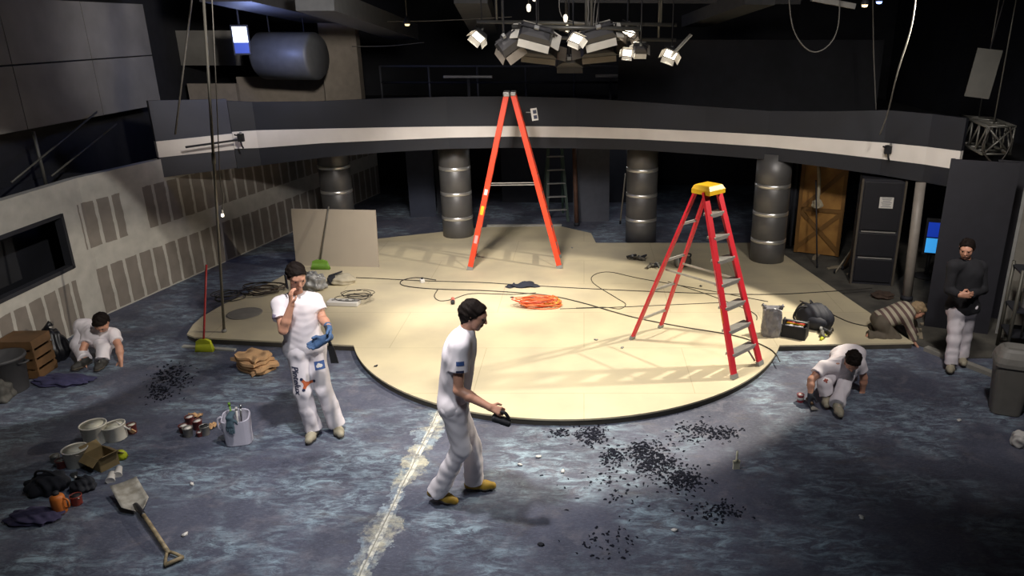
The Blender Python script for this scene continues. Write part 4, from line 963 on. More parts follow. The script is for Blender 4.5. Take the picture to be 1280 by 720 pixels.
J = dict(pelvis=W(1101, 400, 9.05), chest=W(1128, 390, 9.02), neck=W(1139, 388, 9.0), head=W(1147, 388, 8.98),
         shR=W(1133, 396, 8.86), shL=W(1131, 386, 9.16), elR=W(1139, 414, 8.82), wrR=W(1142, 427, 8.78), elL=W(1141, 404, 9.2), wrL=W(1146, 420, 9.15),
         hipR=W(1102, 405, 8.95), hipL=W(1102, 401, 9.15), knR=W(1119, 424, 8.88), knL=W(1119, 418, 9.15), ankR=W(1086, 420, 8.90), ankL=W(1088, 414, 9.15),
         toeR=V(-.6, 0, -.5), toeL=V(-.6, 0, -.5), hdR=V(.6, -.2, -.75), hnR=V(-.6, 0, -.6), thR=V(0, 1, .3), hdL=V(.6, 0, -.75), hnL=V(-.6, 0, -.6), thL=V(0, -1, .3))
T5, J5, I5 = person('man in a striped jumper and dark trousers kneeling on the right stage wing', J, (.35, 0, -.94), (.72, -.1, -.68), dict(shirt=stripe_mat(), trousers=mat('olive_trousers', '#5b5347', .85, var=.15), hair=mat('fair_hair', '#8f7a5c', .7, var=.2, scale=40), shoe=mat('grey_shoe', '#77746c', .7), z=.08), res=.008, scale=.92, sleeve_long=True, head_up=(.6, 0, .7), hem_drop=.03)
# --- the man standing at the right in a dark top
J = dict(pelvis=W(1203, 384, 8.2), chest=W(1207, 342, 8.2), neck=W(1208, 326, 8.2), head=W(1208.5, 311, 8.17),
         shR=W(1191, 333, 8.15), shL=W(1226, 334, 8.25), elR=W(1186, 362, 8.12), wrR=W(1200, 369, 7.98), elL=W(1229, 362, 8.2), wrL=W(1213, 369, 8.0),
         hipR=W(1196, 388, 8.2), hipL=W(1210, 388, 8.25), knR=W(1193, 424, 8.12), knL=W(1206, 420, 8.28), ankR=G(1189, 453, .10), ankL=G(1203, 444, .10),
         toeR=V(-.45, -.9, 0), toeL=V(-.3, -.95, 0), hdR=V(.8, -.3, .1), hnR=V(.2, .9, 0), hdL=V(-.8, -.3, .1), hnL=V(-.2, .9, 0), thR=V(0, 0, 1), thL=V(0, 0, 1))
T6, J6, I6 = person('man in a dark top and white trousers standing at the right before the black flats', J, (-.35, -.93, 0), (-.5, -.8, -.25), dict(shirt=mat('black_jumper', '#1d1d22', .9)), res=.008, scale=.92, sleeve_long=True, hem_drop=.06)
# ---------------------------------------------------------------- things on the blue floor, left
def can(p, label, r, h, shell, inside, group=None, name='paint_can', handle=True, tilt=0, ridge=True):
    t = thing(name, label, 'can' if name == 'paint_can' else 'bucket', p, random.uniform(0, 6), group)
    t.rotation_euler = (R(tilt), 0, t.rotation_euler[2])
    k = r * .9
    MB().lathe([(k * .97, 0), (k, .004), (r, h - .012), (r * 1.05, h - .010), (r * 1.05, h), (r * .97, h), (k * .93, .02 + h * .3), (0, .02 + h * .3)], n=28).build('shell', shell, t)
    MB().lathe([(r * .965, h * .955), (0, h * .96)], n=28).build('contents', inside, t)
    if handle: MB().tube([(r * 1.04 * math.cos(a), .004 + r * .25 * math.sin(a * 1.0) - r * .9 * math.sin(a), h * .86 - r * .35 * math.sin(a)) for a in [math.pi * i / 12 for i in range(13)]], .004, 6).build('handle', M_alu, t)
    return t
M_bucket = mat('white_bucket', '#e2ded2', .5, var=.12, scale=6); M_paint = mat('cream_paint', '#d8d6c4', .35, var=.06); M_can = mat('tin_can', '#8e8c86', .4, .5); M_rcan = mat('dark_red_can', '#6a2f2c', .5)
can(G(121, 552), 'white bucket at the back of the left group, behind the brown box', .115, .20, M_bucket, M_paint, 'white buckets in the left group', 'paint_bucket')
can(G(147, 548), 'white tilted bucket at the right of the left group beside a red can', .105, .16, M_bucket, M_paint, 'white buckets in the left group', 'paint_bucket', tilt=6)
can(G(98, 580), 'white bucket at the left of the brown box', .105, .17, M_bucket, M_paint, 'white buckets in the left group', 'paint_bucket')
can(G(166, 541), 'small red can with a brush in it beside the tilted white bucket', .045, .10, M_rcan, M_paint, 'small cans in the left group')
o = thing('paint_brush', 'small brush sticking up out of the red can by the white buckets', 'brush', G(164, 538, .07)); o.rotation_euler = (R(20), R(-35), 0)
MB().tube([(0, 0, 0), (0, 0, .10), (0, 0, .17)], .008, 8, rs=[.007, .011, .006]).build('handle', M_wlabel, o); MB().box((0, 0, -.015), (.04, .012, .05)).build('bristles', M_card, o)
can(G(78, 584), 'small reddish can left of the white buckets', .045, .08, M_rcan, M_can, 'small cans in the left group')
can(G(70, 577), 'small grey can behind the reddish can left of the white buckets', .04, .07, M_can, M_can, 'small cans in the left group')
def carton():
    p = G(129, 581); t = thing('cardboard_box', 'open brown cardboard box in front of the white buckets', 'box', p, R(-28))
    m = mat('carton', '#8a7650', .85, var=.2); w_, d_, h_ = .23, .17, .13
    b = MB(); b.box((0, 0, .004), (w_, d_, .008))
    for s in (-1, 1): b.box((s * w_ / 2, 0, h_ / 2), (.008, d_, h_)); b.box((0, s * d_ / 2, h_ / 2), (w_, .008, h_))
    b.build('body', m, t)
    for s in (-1, 1):
        MB().bar((s * w_ / 2, 0, h_), (s * (w_ / 2 + .07), 0, h_ + .05), .005, d_ * .96, up=(0, 1, 0)).build('flap', m, t)
        MB().bar((0, s * d_ / 2, h_), (0, s * (d_ / 2 + .06), h_ - .05), .005, w_ * .96, up=(1, 0, 0)).build('flap', m, t)
carton()
def lime_bag():
    p = G(144, 573); t = MB().ball((0, 0, .045), 1, 16, (.055, .035, .055), lambda c: 1 + .18 * math.sin(c.x * 7 + c.z * 5) * math.cos(c.y * 8)); t = t.build('cleaning_sponge', M_lime); t.location = G(153, 574); tag(t, 'bright lime yellow sponge at the right side of the brown box', 'sponge')
lime_bag()
for u, v, lab in ((139, 596, 'white paper cup lying left of its twin below the brown box'), (148, 589, 'white paper cup lying right, nearest the brown box')):
    t = thing('paper_cup', lab, 'cup', G(u, v, .035), R(-25), 'two paper cups below the brown box'); t.rotation_euler = (R(100), 0, R(20))
    MB().lathe([(0, -.05), (.026, -.05), (.036, .05), (.038, .052), (.036, .055), (.033, .05), (.024, -.045), (0, -.045)], n=20).build('wall', M_wlabel, t)
    MB().lathe([(.036, .048), (.040, .051), (.038, .056), (.034, .054)], n=20).build('rim', M_wlabel, t)
def canister():
    t = thing('orange_canister', 'orange plastic canister standing in the dark pile at the lower left', 'canister', G(76, 640)); m = mat('orange_plastic', '#c8702c', .5, var=.15)
    MB().lathe([(.05, 0), (.055, .006), (.055, .14), (.05, .16), (.03, .175), (.0, .178)], n=24).build('body', m, t)
    MB().lathe([(.024, .17), (.024, .20), (0, .202)], n=16).build('cap', M_dark, t)
    MB().tube(smoothpts([(.05, 0, .14), (.085, 0, .12), (.085, 0, .06), (.052, 0, .04)], 4), .008, 8).build('handle', m, t)
canister()
can(G(97, 630), 'small red can right of the orange canister', .045, .09, mat('red_can', '#8f3a2c', .5), M_black, 'small cans in the left group')
def lump(name, p, sc, seed, m, label, cat, rz=0, detail=.22, extra=None):
    rnd = random.Random(seed); a = [rnd.uniform(4, 9) for _ in range(6)]; b = [rnd.uniform(0, 6) for _ in range(6)]
    f = lambda c: 1 + detail * (.5 * math.sin(a[0] * c.x + b[0]) * math.cos(a[1] * c.y + b[1]) + .35 * math.sin(a[2] * c.z + b[2] + 3 * c.x) + .3 * math.sin(a[3] * 1.7 * c.x + a[4] * c.y * 1.6 + b[3]))
    bm = bmesh.new(); bmesh.ops.create_icosphere(bm, subdivisions=5, radius=1)
    for v in bm.verts:
        k = f(v.co); z = v.co.z * sc[2] * k; v.co = (v.co.x * sc[0] * k, v.co.y * sc[1] * k, max(z, -sc[2] * .55) + sc[2] * .55)
    mb = MB()._bm(bm, True); t = thing(name, label, cat, p, rz)
    mb.build('body', m, t)
    return t
t = lump('work_bag', G(62, 612), (.17, .13, .10), 2, M_cloth_dark, 'dark soft tool bag behind the orange canister', 'bag'); MB().tube(smoothpts([(-.1, 0, .13), (-.05, -.02, .2), (.05, -.02, .2), (.1, 0, .13)], 5), .01, 8).build('handle', M_black, t)
t = lump('work_bag', G(105, 612), (.10, .09, .08), 7, M_cloth_dark, 'small dark bag right behind the small red can', 'bag'); MB().tube(smoothpts([(-.05, 0, .1), (0, -.02, .14), (.05, 0, .1)], 5), .008, 8).build('handle', M_black, t)
t = lump('crumpled_cloth', G(45, 648), (.22, .12, .04), 11, mat('purple_cloth', '#3a3654', .9, var=.3, bump=.3), 'crumpled dark purple cloth on the floor at the lower left', 'cloth'); 
t = thing('putty_knife', 'small steel putty knife lying between the white buckets and the orange canister', 'tool', G(94, 596, .012), R(40)); MB().prism([(-.02, 0), (.02, 0), (.03, .09), (-.03, .09)], 0, .003).build('blade', M_metal, t); MB().tube([(0, 0, .004), (0, -.05, .008), (0, -.1, .006)], .01, 8).build('handle', M_wlabel, t)
# shovel lying on the floor
def shovel():
    p0, p1 = G(160, 620), G(219, 706); d = (p1 - p0).normalized(); L = (p1 - p0).length
    t = thing('shovel', 'square-bladed shovel with a D-grip lying on the blue floor at the lower left', 'shovel', p0, math.atan2(d.y, d.x))
    bl = MB(); ny, nx = 9, 9; vs = []; 
    for i in range(nx):
        x = -.06 + .42 * i / (nx - 1); hw = .105 if i < nx - 3 else .105 - .032 * (i - nx + 3)
        for j in range(ny): y = (j / (ny - 1) - .5) * 2; vs.append(Vector((x, y * hw, .012 + .03 * y ** 2 * min(1, .3 + i / nx) + .0015 * i + .10 * (1 - i / (nx - 1)) ** 1.5)))
    n0 = len(vs); vs += [v + Vector((0, 0, .004)) for v in vs]
    fs = []
    for i in range(nx - 1):
        for j in range(ny - 1):
            a = i * ny + j; fs += [(a, a + 1, a + ny + 1, a + ny), (n0 + a, n0 + a + ny, n0 + a + ny + 1, n0 + a + 1)]
    ring = [j for j in range(ny)] + [i * ny + ny - 1 for i in range(1, nx)] + [(nx - 1) * ny + j for j in range(ny - 2, -1, -1)] + [i * ny for i in range(nx - 2, 0, -1)]
    for q in range(len(ring)): a, b = ring[q], ring[(q + 1) % len(ring)]; fs.append((a, b, n0 + b, n0 + a))
    bl.add(vs, fs, True); bl.build('blade', mat('worn_blade', '#b9b5ab', .5, .25, hex2='#8d877b', scale=14), t)
    wd = mat('pale_shaft_wood', '#a08f70', .6, hex2='#6d6049', scale=18)
    MB().tube(smoothpts([(.24, 0, .03), (.34, 0, .045), (.48, 0, .05)], 4), .022, 10, rs=None).build('socket', mat('dark_steel', '#3c3c3e', .4, .8), t)
    MB().tube([(.40, 0, .048), (.62, 0, .055), (L - .13, 0, .035)], .017, 10).build('shaft', wd, t)
    MB().tube(smoothpts([(L - .16, 0, .035), (L - .10, .03, .033), (L - .01, .062, .03)], 4), .012, 8).tube(smoothpts([(L - .16, 0, .035), (L - .10, -.03, .033), (L - .01, -.062, .03)], 4), .012, 8).build('grip_fork', wd, t)
    MB().tube([(L - .01, -.068, .03), (L - .01, .068, .03)], .016, 10).build('grip_bar', wd, t)
shovel()
# tray of jars, plastic jug with glove, paper pile
for u, v, r, h, m, lab in ((236, 545, .046, .10, M_can, 'grey tin with white paint at the front of the cluster'), (257, 543, .046, .10, M_can, 'grey tin with dark contents, rightmost of the tin cluster'), (248, 536, .046, .10, M_rcan, 'dark red tin with white paint in the middle of the tin cluster'),
                       (230, 540, .042, .08, M_rcan, 'dark red tin, leftmost of the tin cluster'), (238, 530, .044, .09, M_rcan, 'dark red tin at the back of the tin cluster'), (250, 545, .03, .05, M_rcan, 'smallest dark red tin low between the two grey tins')):
    can(G(u, v), lab, r, h, m, M_black if 'dark contents' in lab else mat('white_paint', '#d8d3cc', .4), 'tins in the cluster left of the white jug', handle=False)
t = MB()
rnd = random.Random(3)
for k in range(2):
    t = thing('paper_scrap', ['crumpled tan paper lying behind the tin cluster', 'small tan paper scrap right of the tin cluster'][k], 'paper', G(*[(243, 522), (267, 534)][k]), k)
    b = MB(); n = 7; g = [[Vector(((i / n - .5) * (.16 - .05 * k), (j / n - .5) * .09, .012 + rnd.uniform(0, .03))) for j in range(n + 1)] for i in range(n + 1)]
    vs = [p for r_ in g for p in r_]; vs2 = [p - Vector((0, 0, .004)) for p in vs]; fs = []
    for i in range(n):
        for j in range(n): a = i * (n + 1) + j; fs += [(a, a + 1, a + n + 2, a + n + 1), (len(vs) + a, len(vs) + a + n + 1, len(vs) + a + n + 2, len(vs) + a + 1)]
    b.add(vs + vs2, fs); b.build('sheet', M_card, t)
def jug():
    p = G(300, 553); t = thing('plastic_tub', 'tall white plastic tub with its side cut open, beside the tin cluster', 'tub', p, R(12))
    m = mat('milky_plastic', '#cfcbd8', .4, var=.05); secs = []; n = 32
    def ring(a, b, z, f=0, flare=0):
        out = []
        for k in range(n):
            th = 2 * math.pi * k / n; c, s = math.cos(th), math.sin(th); q = (abs(c) ** 4 + abs(s) ** 4) ** -.25
            zz = z + (f * (0.5 - .5 * s) * -1)
            out.append(Vector((a * c * q, b * s * q, zz)))
        return out
    outer = [ring(.11, .075, 0), ring(.118, .082, .01), ring(.122, .085, .12), ring(.128, .09, .22), ring(.132, .093, .30, .03), ring(.125, .088, .33, .06)]
    inner = [ring(.118, .081, .325, .06), ring(.12, .082, .28, .03), ring(.11, .075, .02)]
    MB().strip(outer + inner).build('shell', m, t)
    MB().tube(smoothpts([(-.13, 0, .30), (-.165, 0, .27), (-.165, 0, .18), (-.125, 0, .14)], 5), .012, 8).build('handle', m, t)
    F = Field(.006); wr = V(p.x - .015, p.y - .088, .325); hand_cones(F, wr, V(.04, -.22, -.97), V(0, 1, -.2), 1, curl=3, grow=.0015)
    F.cone(wr, wr + V(0, .06, .02), .032, .032, .02, (0, .3, 1), .6)
    g = F.mesh('work_glove', mat('grey_blue_glove', '#4f6470', .8, var=.25, scale=20)); tag(g, 'grey blue work glove hanging over the rim of the white plastic tub', 'glove')
    for k, (dx, dy, c) in enumerate(((-.05, .02, M_green), (.05, .03, M_metal), (.0, .04, M_wlabel))):
        o = MB().tube([(p.x + dx * .6, p.y + dy * .5, .1), (p.x + dx, p.y + dy, .40 - .03 * k)], .009, 8).tube([(p.x + dx, p.y + dy, .40 - .03 * k), (p.x + dx * 1.05, p.y + dy, .43 - .03 * k)], .012, 8).build('hand_tool', c); tag(o, ['green tool handle standing in the white plastic tub', 'steel tool handle standing in the white plastic tub', 'white tool handle standing at the back of the white plastic tub'][k], 'tool')
jug()
def paper_pile():
    p = G(321, 462); rnd = random.Random(8)
    for k in range(4):
        lab = ['bottom crumpled brown paper sack of the pile by the stage edge', 'second brown paper sack from below in the pile by the stage edge', 'third brown paper sack from below in the pile by the stage edge', 'top crumpled brown paper sack of the pile by the stage edge'][k]
        t = thing('paper_sack', lab, 'paper sack', p + Vector((rnd.uniform(-.03, .03), rnd.uniform(-.03, .03), .055 * k)), R(-25 + rnd.uniform(-22, 22)), 'brown paper sacks in a pile'); b = MB(); n = 12
        w_, d_ = .46 - .03 * k, .30 - .01 * k; a = [rnd.uniform(0, 6) for _ in range(4)]
        top = []; bot = []
        for i in range(n + 1):
            for j in range(n + 1):
                x, y = i / n - .5, j / n - .5; e = min(1, 4 * min(.5 - abs(x), .5 - abs(y)))
                z = .026 + .009 * math.sin(11 * x + a[0] + 3 * y) + .006 * math.sin(15 * y + a[1]) + rnd.uniform(-.002, .002) + .02 * abs(x)
                top.append(Vector((x * w_ + .02 * math.sin(9 * y + a[2]), y * d_ + .02 * math.sin(8 * x + a[3]), z + .012 + .012 * e))); bot.append(Vector((top[-1].x, top[-1].y, max(z * .5 - .012 * e - .004, .001))))
        fs = []; N0 = len(top)
        for i in range(n):
            for j in range(n): q = i * (n + 1) + j; fs += [(q, q + 1, q + n + 2, q + n + 1), (N0 + q, N0 + q + n + 1, N0 + q + n + 2, N0 + q + 1)]
        ring = [j for j in range(n + 1)] + [i * (n + 1) + n for i in range(1, n + 1)] + [n * (n + 1) + j for j in range(n - 1, -1, -1)] + [i * (n + 1) for i in range(n - 1, 0, -1)]
        for i in range(len(ring)): x_, y_ = ring[i], ring[(i + 1) % len(ring)]; fs.append((x_, y_, N0 + y_, N0 + x_))
        b.add(top + bot, fs); b.build('paper', M_card, t)
paper_pile()
# dark bins and bags near the left wall
def bin_(p, label, r, h, m, lid=None, name='waste_bin', rz=0):
    t = thing(name, label, 'bin', p, rz)
    MB().lathe([(r * .82, 0), (r * .84, .01), (r * .97, h - .04), (r * 1.05, h - .035), (r * 1.05, h), (r * .95, h), (r * .8, .03), (0, .03)], n=28).build('shell', m, t)
    if lid: MB().lathe([(r * 1.08, h - .01), (r * 1.08, h + .02), (r * .9, h + .05), (r * .82, h + .04), (r * .8, h - .06)], n=28).build('liner', lid, t)
    for s in (-1, 1): MB().tube(smoothpts([(s * r * .98, -.05, h * .82), (s * (r * 1.0 + .05), -.03, h * .84), (s * (r * 1.0 + .05), .03, h * .84), (s * r * .98, .05, h * .82)], 4), .012, 6).build('handle', m, t)
    return t
bin_(Vector((-6.50, 7.56, 0)), 'dark round bin at the left edge near the plasterboard wall', .22, .42, mat('dark_bin', '#3d3c3e', .6))
t = lump('rubbish_bag', Vector((-6.56, 8.38, 0)), (.20, .18, .25), 5, mat('black_plastic_bag', '#17171b', .4, var=.2), 'big black rubbish bag between the dark bin and the squatting man', 'bag', detail=.13); MB().tube([(0, 0, .38), (.02, 0, .44), (.06, .02, .47)], .03, 8, rs=[.05, .02, .04]).build('knot', mat('black_plastic_bag', '#17171b', .4), t)
t = thing('wooden_crate', 'brown wooden crate behind the dark bin at the left edge', 'crate', Vector((-6.55, 7.98, 0)), R(2))
b = MB()
for z in (.06, .18, .30, .42): b.box((0, -.16, z), (.40, .015, .09)); b.box((0, .16, z), (.40, .015, .09)); b.box((-.2, 0, z), (.015, .33, .09)); b.box((.2, 0, z), (.015, .33, .09))
for sx in (-1, 1):
    for sy in (-1, 1): b.box((sx * .185, sy * .145, .235), (.03, .03, .47))
b.box((0, 0, .01), (.4, .32, .015)); b.box((0, 0, .47), (.41, .34, .015)); b.build('slats', M_wood, t)
t = lump('crumpled_cloth', G(80, 478), (.33, .14, .05), 15, mat('blue_cloth', '#3c3a5c', .9, var=.3, bump=.3), 'crumpled dark blue cloth on the floor in front of the black rubbish bag', 'cloth')
t = lump('rubbish_bag', Vector((-6.48, 7.3, 0)), (.18, .2, .14), 19, mat('grey_bag', '#55534f', .7, var=.3), 'grey bag on the floor at the far left edge in front of the crate', 'bag')

# ---------------------------------------------------------------- things lying on the stage
Z = .08
o = MB().lathe([(.235, 0), (.235, .006), (.22, .008), (0, .008)], n=48).build('hatch_cover', mat('grey_hatch', '#7f7b73', .8, var=.15)); o.location = G(306, 392, Z); tag(o, 'round grey hatch cover set on the stage at the left corner', 'hatch cover')
def cable(pts, label, r=.0065, m=None, z=Z, name='power_cable'):
    o = MB().tube(smoothpts([G(u, v, z + r) for u, v in pts], 6), r, 6).build(name, m or M_cable); tag(o, label, 'cable'); return o
cable([(445, 347), (470, 348), (530, 351), (600, 353), (650, 356), (740, 361), (860, 366), (960, 368), (1040, 364), (1090, 360)], 'thin black cable running straight across the whole stage')
cable([(545, 350), (520, 347), (502, 351), (505, 357), (540, 361), (600, 363), (650, 366), (690, 370), (730, 379), (790, 396), (850, 408), (920, 420), (962, 436), (975, 452)], 'black cable sweeping over the stage below the red ladder', .0075)
cable([(548, 361), (543, 370), (550, 376), (566, 374), (590, 367), (640, 368), (670, 366)], 'short black cable looping beside the red plug', .006)
cable([(960, 377), (880, 362), (800, 348), (762, 340), (742, 344), (742, 354), (770, 372), (782, 380), (775, 386), (755, 384), (720, 385)], 'black cable lying in an S loop in the middle of the stage', .0055)
cable([(700, 386), (770, 384), (860, 380), (905, 378)], 'thin cable running right from the orange cable coil', .005)
cable([(1000, 376), (1030, 388), (1060, 402), (1085, 408)], 'thin cable behind the backpack at the right of the stage', .007)
cable([(946, 400), (940, 390), (890, 370), (860, 360), (835, 352)], 'thin cable passing behind the red ladder', .005)
def coil(c, label, m, n, rx, ry, r, seed, name='cable_coil', zb=Z):
    rnd = random.Random(seed); c = G(*c, zb); t = thing(name, label, 'cable coil', c)
    for k in range(n):
        pts = []; ph = rnd.uniform(0, 6); a, b_ = rx * rnd.uniform(.55, 1.1), ry * rnd.uniform(.35, 1.15); dx, dy = rnd.uniform(-.1, .1) * rx * 3, rnd.uniform(-.08, .08) * ry * 3
        for i in range(19): th = ph + 2 * math.pi * i / 18 * rnd.uniform(.97, 1.03); pts.append((dx + a * math.cos(th), dy + b_ * math.sin(th), r + .016 * k * .8 + rnd.uniform(0, .012)))
        MB().tube(smoothpts(pts, 3), r, 6).build('loop', m[k % len(m)], t)
    return t
M_oc = mat('orange_cable', '#e8703c', .5); M_yc = mat('amber_cable', '#d9a83a', .5)
coil((672, 384), 'orange and amber cable coil lying in the middle of the stage', [M_oc, M_oc, M_oc, mat('red_orange_cable', '#d6553a', .5), M_oc], 12, .27, .12, .007, 5)
coil((692, 380), 'amber cable loops at the right end of the orange coil', [M_yc, M_oc], 6, .12, .19, .007, 9)
coil((445, 372), 'dark cable tangle on the white distribution box', [M_cable], 5, .26, .14, .005, 12, zb=.155)
coil((285, 372), 'dark wire tangle on the stage at the left corner', [M_cable], 6, .22, .2, .006, 14)
coil((330, 365), 'brownish dark wire tangle on the stage behind the hatch cover', [M_cable, mat('brown_cable', '#4a3d33', .6)], 7, .3, .24, .008, 15)
def dist_box():
    t = thing('distribution_box', 'long white distribution box lying on the stage under a cable tangle', 'box', G(430, 381, Z), R(-4))
    MB().box((0, 0, .035), (.46, .16, .07), bev=.012).build('housing', M_wlabel, t)
    for k in range(4): MB().lathe([(.025, .07), (.025, .078), (.018, .078), (.016, .072), (0, .072)], c=(-.15 + .1 * k, 0, 0), n=14).build('socket', M_grey, t)
dist_box()
def open_cloth(c, label, m, w_, d_, seed, hh=.03, rz=0, name='cloth', cat='cloth', zb=Z):
    rnd = random.Random(seed); t = thing(name, label, cat, G(*c, zb), rz); n = 14; a = [rnd.uniform(0, 6) for _ in range(6)]
    top = []
    for i in range(n + 1):
        for j in range(n + 1):
            x, y = i / n - .5, j / n - .5
            z = .008 + hh * (.5 + .5 * math.sin(9 * x + a[0] + 4 * y)) * (.6 + .4 * math.sin(11 * y + a[1])) * (1 - max(abs(x), abs(y)) * 1.2)
            top.append(Vector((x * w_ * (1 + .3 * math.sin(5 * y + a[2])), y * d_ * (1 + .4 * math.sin(6 * x + a[3])) + .2 * d_ * math.sin(5 * x + a[4]), max(z, .006))))
    N0 = len(top); bot = [p - Vector((0, 0, .005)) for p in top]; fs = []
    for i in range(n):
        for j in range(n): q = i * (n + 1) + j; fs += [(q, q + 1, q + n + 2, q + n + 1), (N0 + q, N0 + q + n + 1, N0 + q + n + 2, N0 + q + 1)]
    MB().add(top + bot, fs, True).build('sheet', m, t); return t
open_cloth((655, 357), 'dark navy cloth dropped on the stage between the ladders', mat('navy_cloth', '#262a38', .9, var=.25), .40, .24, 4, .06, R(-10))
open_cloth((640, 358), 'small dark cloth end beside the navy cloth', mat('navy_cloth', '#262a38', .9, var=.25), .16, .14, 6, .05)
def plug(c, label, m, name='plug'):
    t = thing(name, label, 'plug', G(*c, Z), R(20)); MB().box((0, 0, .03), (.07, .10, .06), bev=.012).build('body', m, t)
    MB().lathe([(.022, -.01), (.022, .02), (0, .02)], c=(0, .0, .06), n=12).build('cap', M_black, t); return t
plug((528, 353), 'white socket block on the cable left of the orange ladder', M_wlabel, 'socket_block')
def red_plug():
    t = thing('cable_connector', 'red cable connector with a black end lying on the stage', 'plug', G(566, 376, Z + .03), R(100)); M = Matrix.Rotation(R(90), 3, 'Y')
    MB().lathe([(0, -.03), (.024, -.03), (.028, .0), (.028, .08), (.02, .09), (0, .09)], n=14, M=M).build('sleeve', mat('pale_red', '#c0695c', .5), t); MB().lathe([(0, -.09), (.028, -.09), (.03, -.03), (0, -.03)], n=14, M=M).build('end', M_black, t)
red_plug()
t = lump('plastic_bag', G(393, 362, Z), (.17, .13, .17), 23, mat('clear_grey_plastic', '#8f8f8f', .18, var=.4, scale=14, bump=.4), 'shiny crumpled grey plastic bag on the stage just behind the man on the phone', 'bag', detail=.3)
def sander_bag():
    t = lump('tool_bag', G(428, 354, Z), (.20, .14, .10), 27, mat('beige_canvas', '#a8a08c', .8, var=.2), 'beige and dark tool bag lying on the stage before the greige board', 'bag', R(10), detail=.12)
    MB().box((-.14, 0, .08), (.13, .2, .12), rot=Euler((0, R(-18), 0)), bev=.03).build('dark_end', M_cloth_dark, t); MB().bar((-.18, -.03, .14), (.02, -.02, .2), .03, .02).build('strap', M_cloth_dark, t)
sander_bag()
def rag_tools(c, label, seed, n):
    rnd = random.Random(seed); t = thing('hand_tool_heap', label, 'tools', G(*c, Z), rnd.uniform(0, 3))
    MB().tube(smoothpts([(-.14, .02, .03), (-.05, .04, .05), (.06, -.01, .04), (.15, .03, .03)], 4), .025, 8, ).build('rag', mat('grey_rag', '#6a675e', .9, var=.4, scale=25), t)
    for k in range(n):
        a = Vector((rnd.uniform(-.15, .1), rnd.uniform(-.08, .08), .03)); MB().tube(smoothpts([a, a + Vector((rnd.uniform(-.06, .1), rnd.uniform(-.05, .05), .05)), a + Vector((rnd.uniform(0, .16), rnd.uniform(-.08, .08), 0))], 4), .016, 6).build('piece', [M_dark, M_grey, M_cable][k % 3], t)
rag_tools((797, 325), 'small heap of dark straps and rags at the back of the stage', 2, 7)
rag_tools((818, 335), 'smaller grey rag in front of the strap heap on the stage', 3, 3)
def grinder():
    t = thing('floor_grinder', 'dark hand grinder lying on the stage behind the red ladder', 'tool', G(856, 333, Z), R(15)); M = Matrix.Rotation(R(90), 3, 'Y')
    MB().lathe([(0, -.12), (.07, -.12), (.09, -.09), (.09, .05), (.06, .09), (0, .1)], c=(0, 0, .09), n=20, M=M).build('motor', mat('grinder_body', '#55524b', .5, var=.4, scale=20), t)
    MB().lathe([(0, -.015), (.10, -.012), (.10, .012), (0, .015)], c=(-.15, 0, .10), n=24, M=M).build('disc', M_grey, t); MB().tube(smoothpts([(.06, 0, .13), (.10, 0, .2), (.0, 0, .22), (-.06, 0, .17)], 4), .015, 8).build('handle', M_black, t); MB().tube([(-.05, -.08, .1), (-.05, -.2, .08)], .016, 8).build('side_grip', M_black, t)
grinder()
rnd = random.Random(31)
for i, (u, v) in enumerate(((640, 372), (778, 435), (876, 358), (745, 425), (470, 458), (715, 310))):
    o = MB().ball((0, 0, .008), .02, 8, (1.2, .8, .4), lambda c: 1 + .4 * math.sin(9 * c.x + 7 * c.y)).build('debris_crumb', M_grey if i % 2 else M_dark); o.location = G(u, v, Z); o.rotation_euler[2] = i
    tag(o, ['small crumb beside the orange cable coil', 'dark crumb left of the red ladder shadow', 'small crumb on the stage behind the red ladder', 'small crumb in the middle front of the stage', 'small crumb near the left curved stage edge', 'small crumb at the back of the stage right of the orange ladder'][i], 'crumb')
# bags and tools by the right corner of the stage
def grey_sack():
    p = G(963, 419, Z); t = thing('plastic_sack', 'upright shiny grey plastic sack on the stage right of the red ladder', 'sack', p, R(-8)); rnd = random.Random(6); secs = []; n = 28
    for z, k in ((0, .92), (.03, 1), (.14, 1.0), (.25, .98), (.34, .95), (.38, .9), (.385, .8)):
        secs.append([Vector((.125 * k * math.copysign(abs(math.cos(a)) ** .6, math.cos(a)) * (1 + .07 * math.sin(5 * a + z * 30) + rnd.uniform(-.03, .03)), .09 * k * math.copysign(abs(math.sin(a)) ** .6, math.sin(a)) * (1 + .1 * math.sin(7 * a + z * 20)), z + (.02 * math.sin(3 * a) if z > .3 else 0))) for a in [2 * math.pi * q / n for q in range(n)]])
    MB().strip(secs).build('body', mat('grey_plastic_sheet', '#86858a', .22, var=.4, scale=12, bump=.5), t)
    for s in (-1, 1): MB().tube([(s * .10, 0, .37), (s * .12, 0, .41), (s * .135, 0, .42)], .02, 8, rs=[.03, .018, .026]).build('corner_tuft', mat('grey_plastic_sheet', '#86858a', .22), t)
grey_sack()
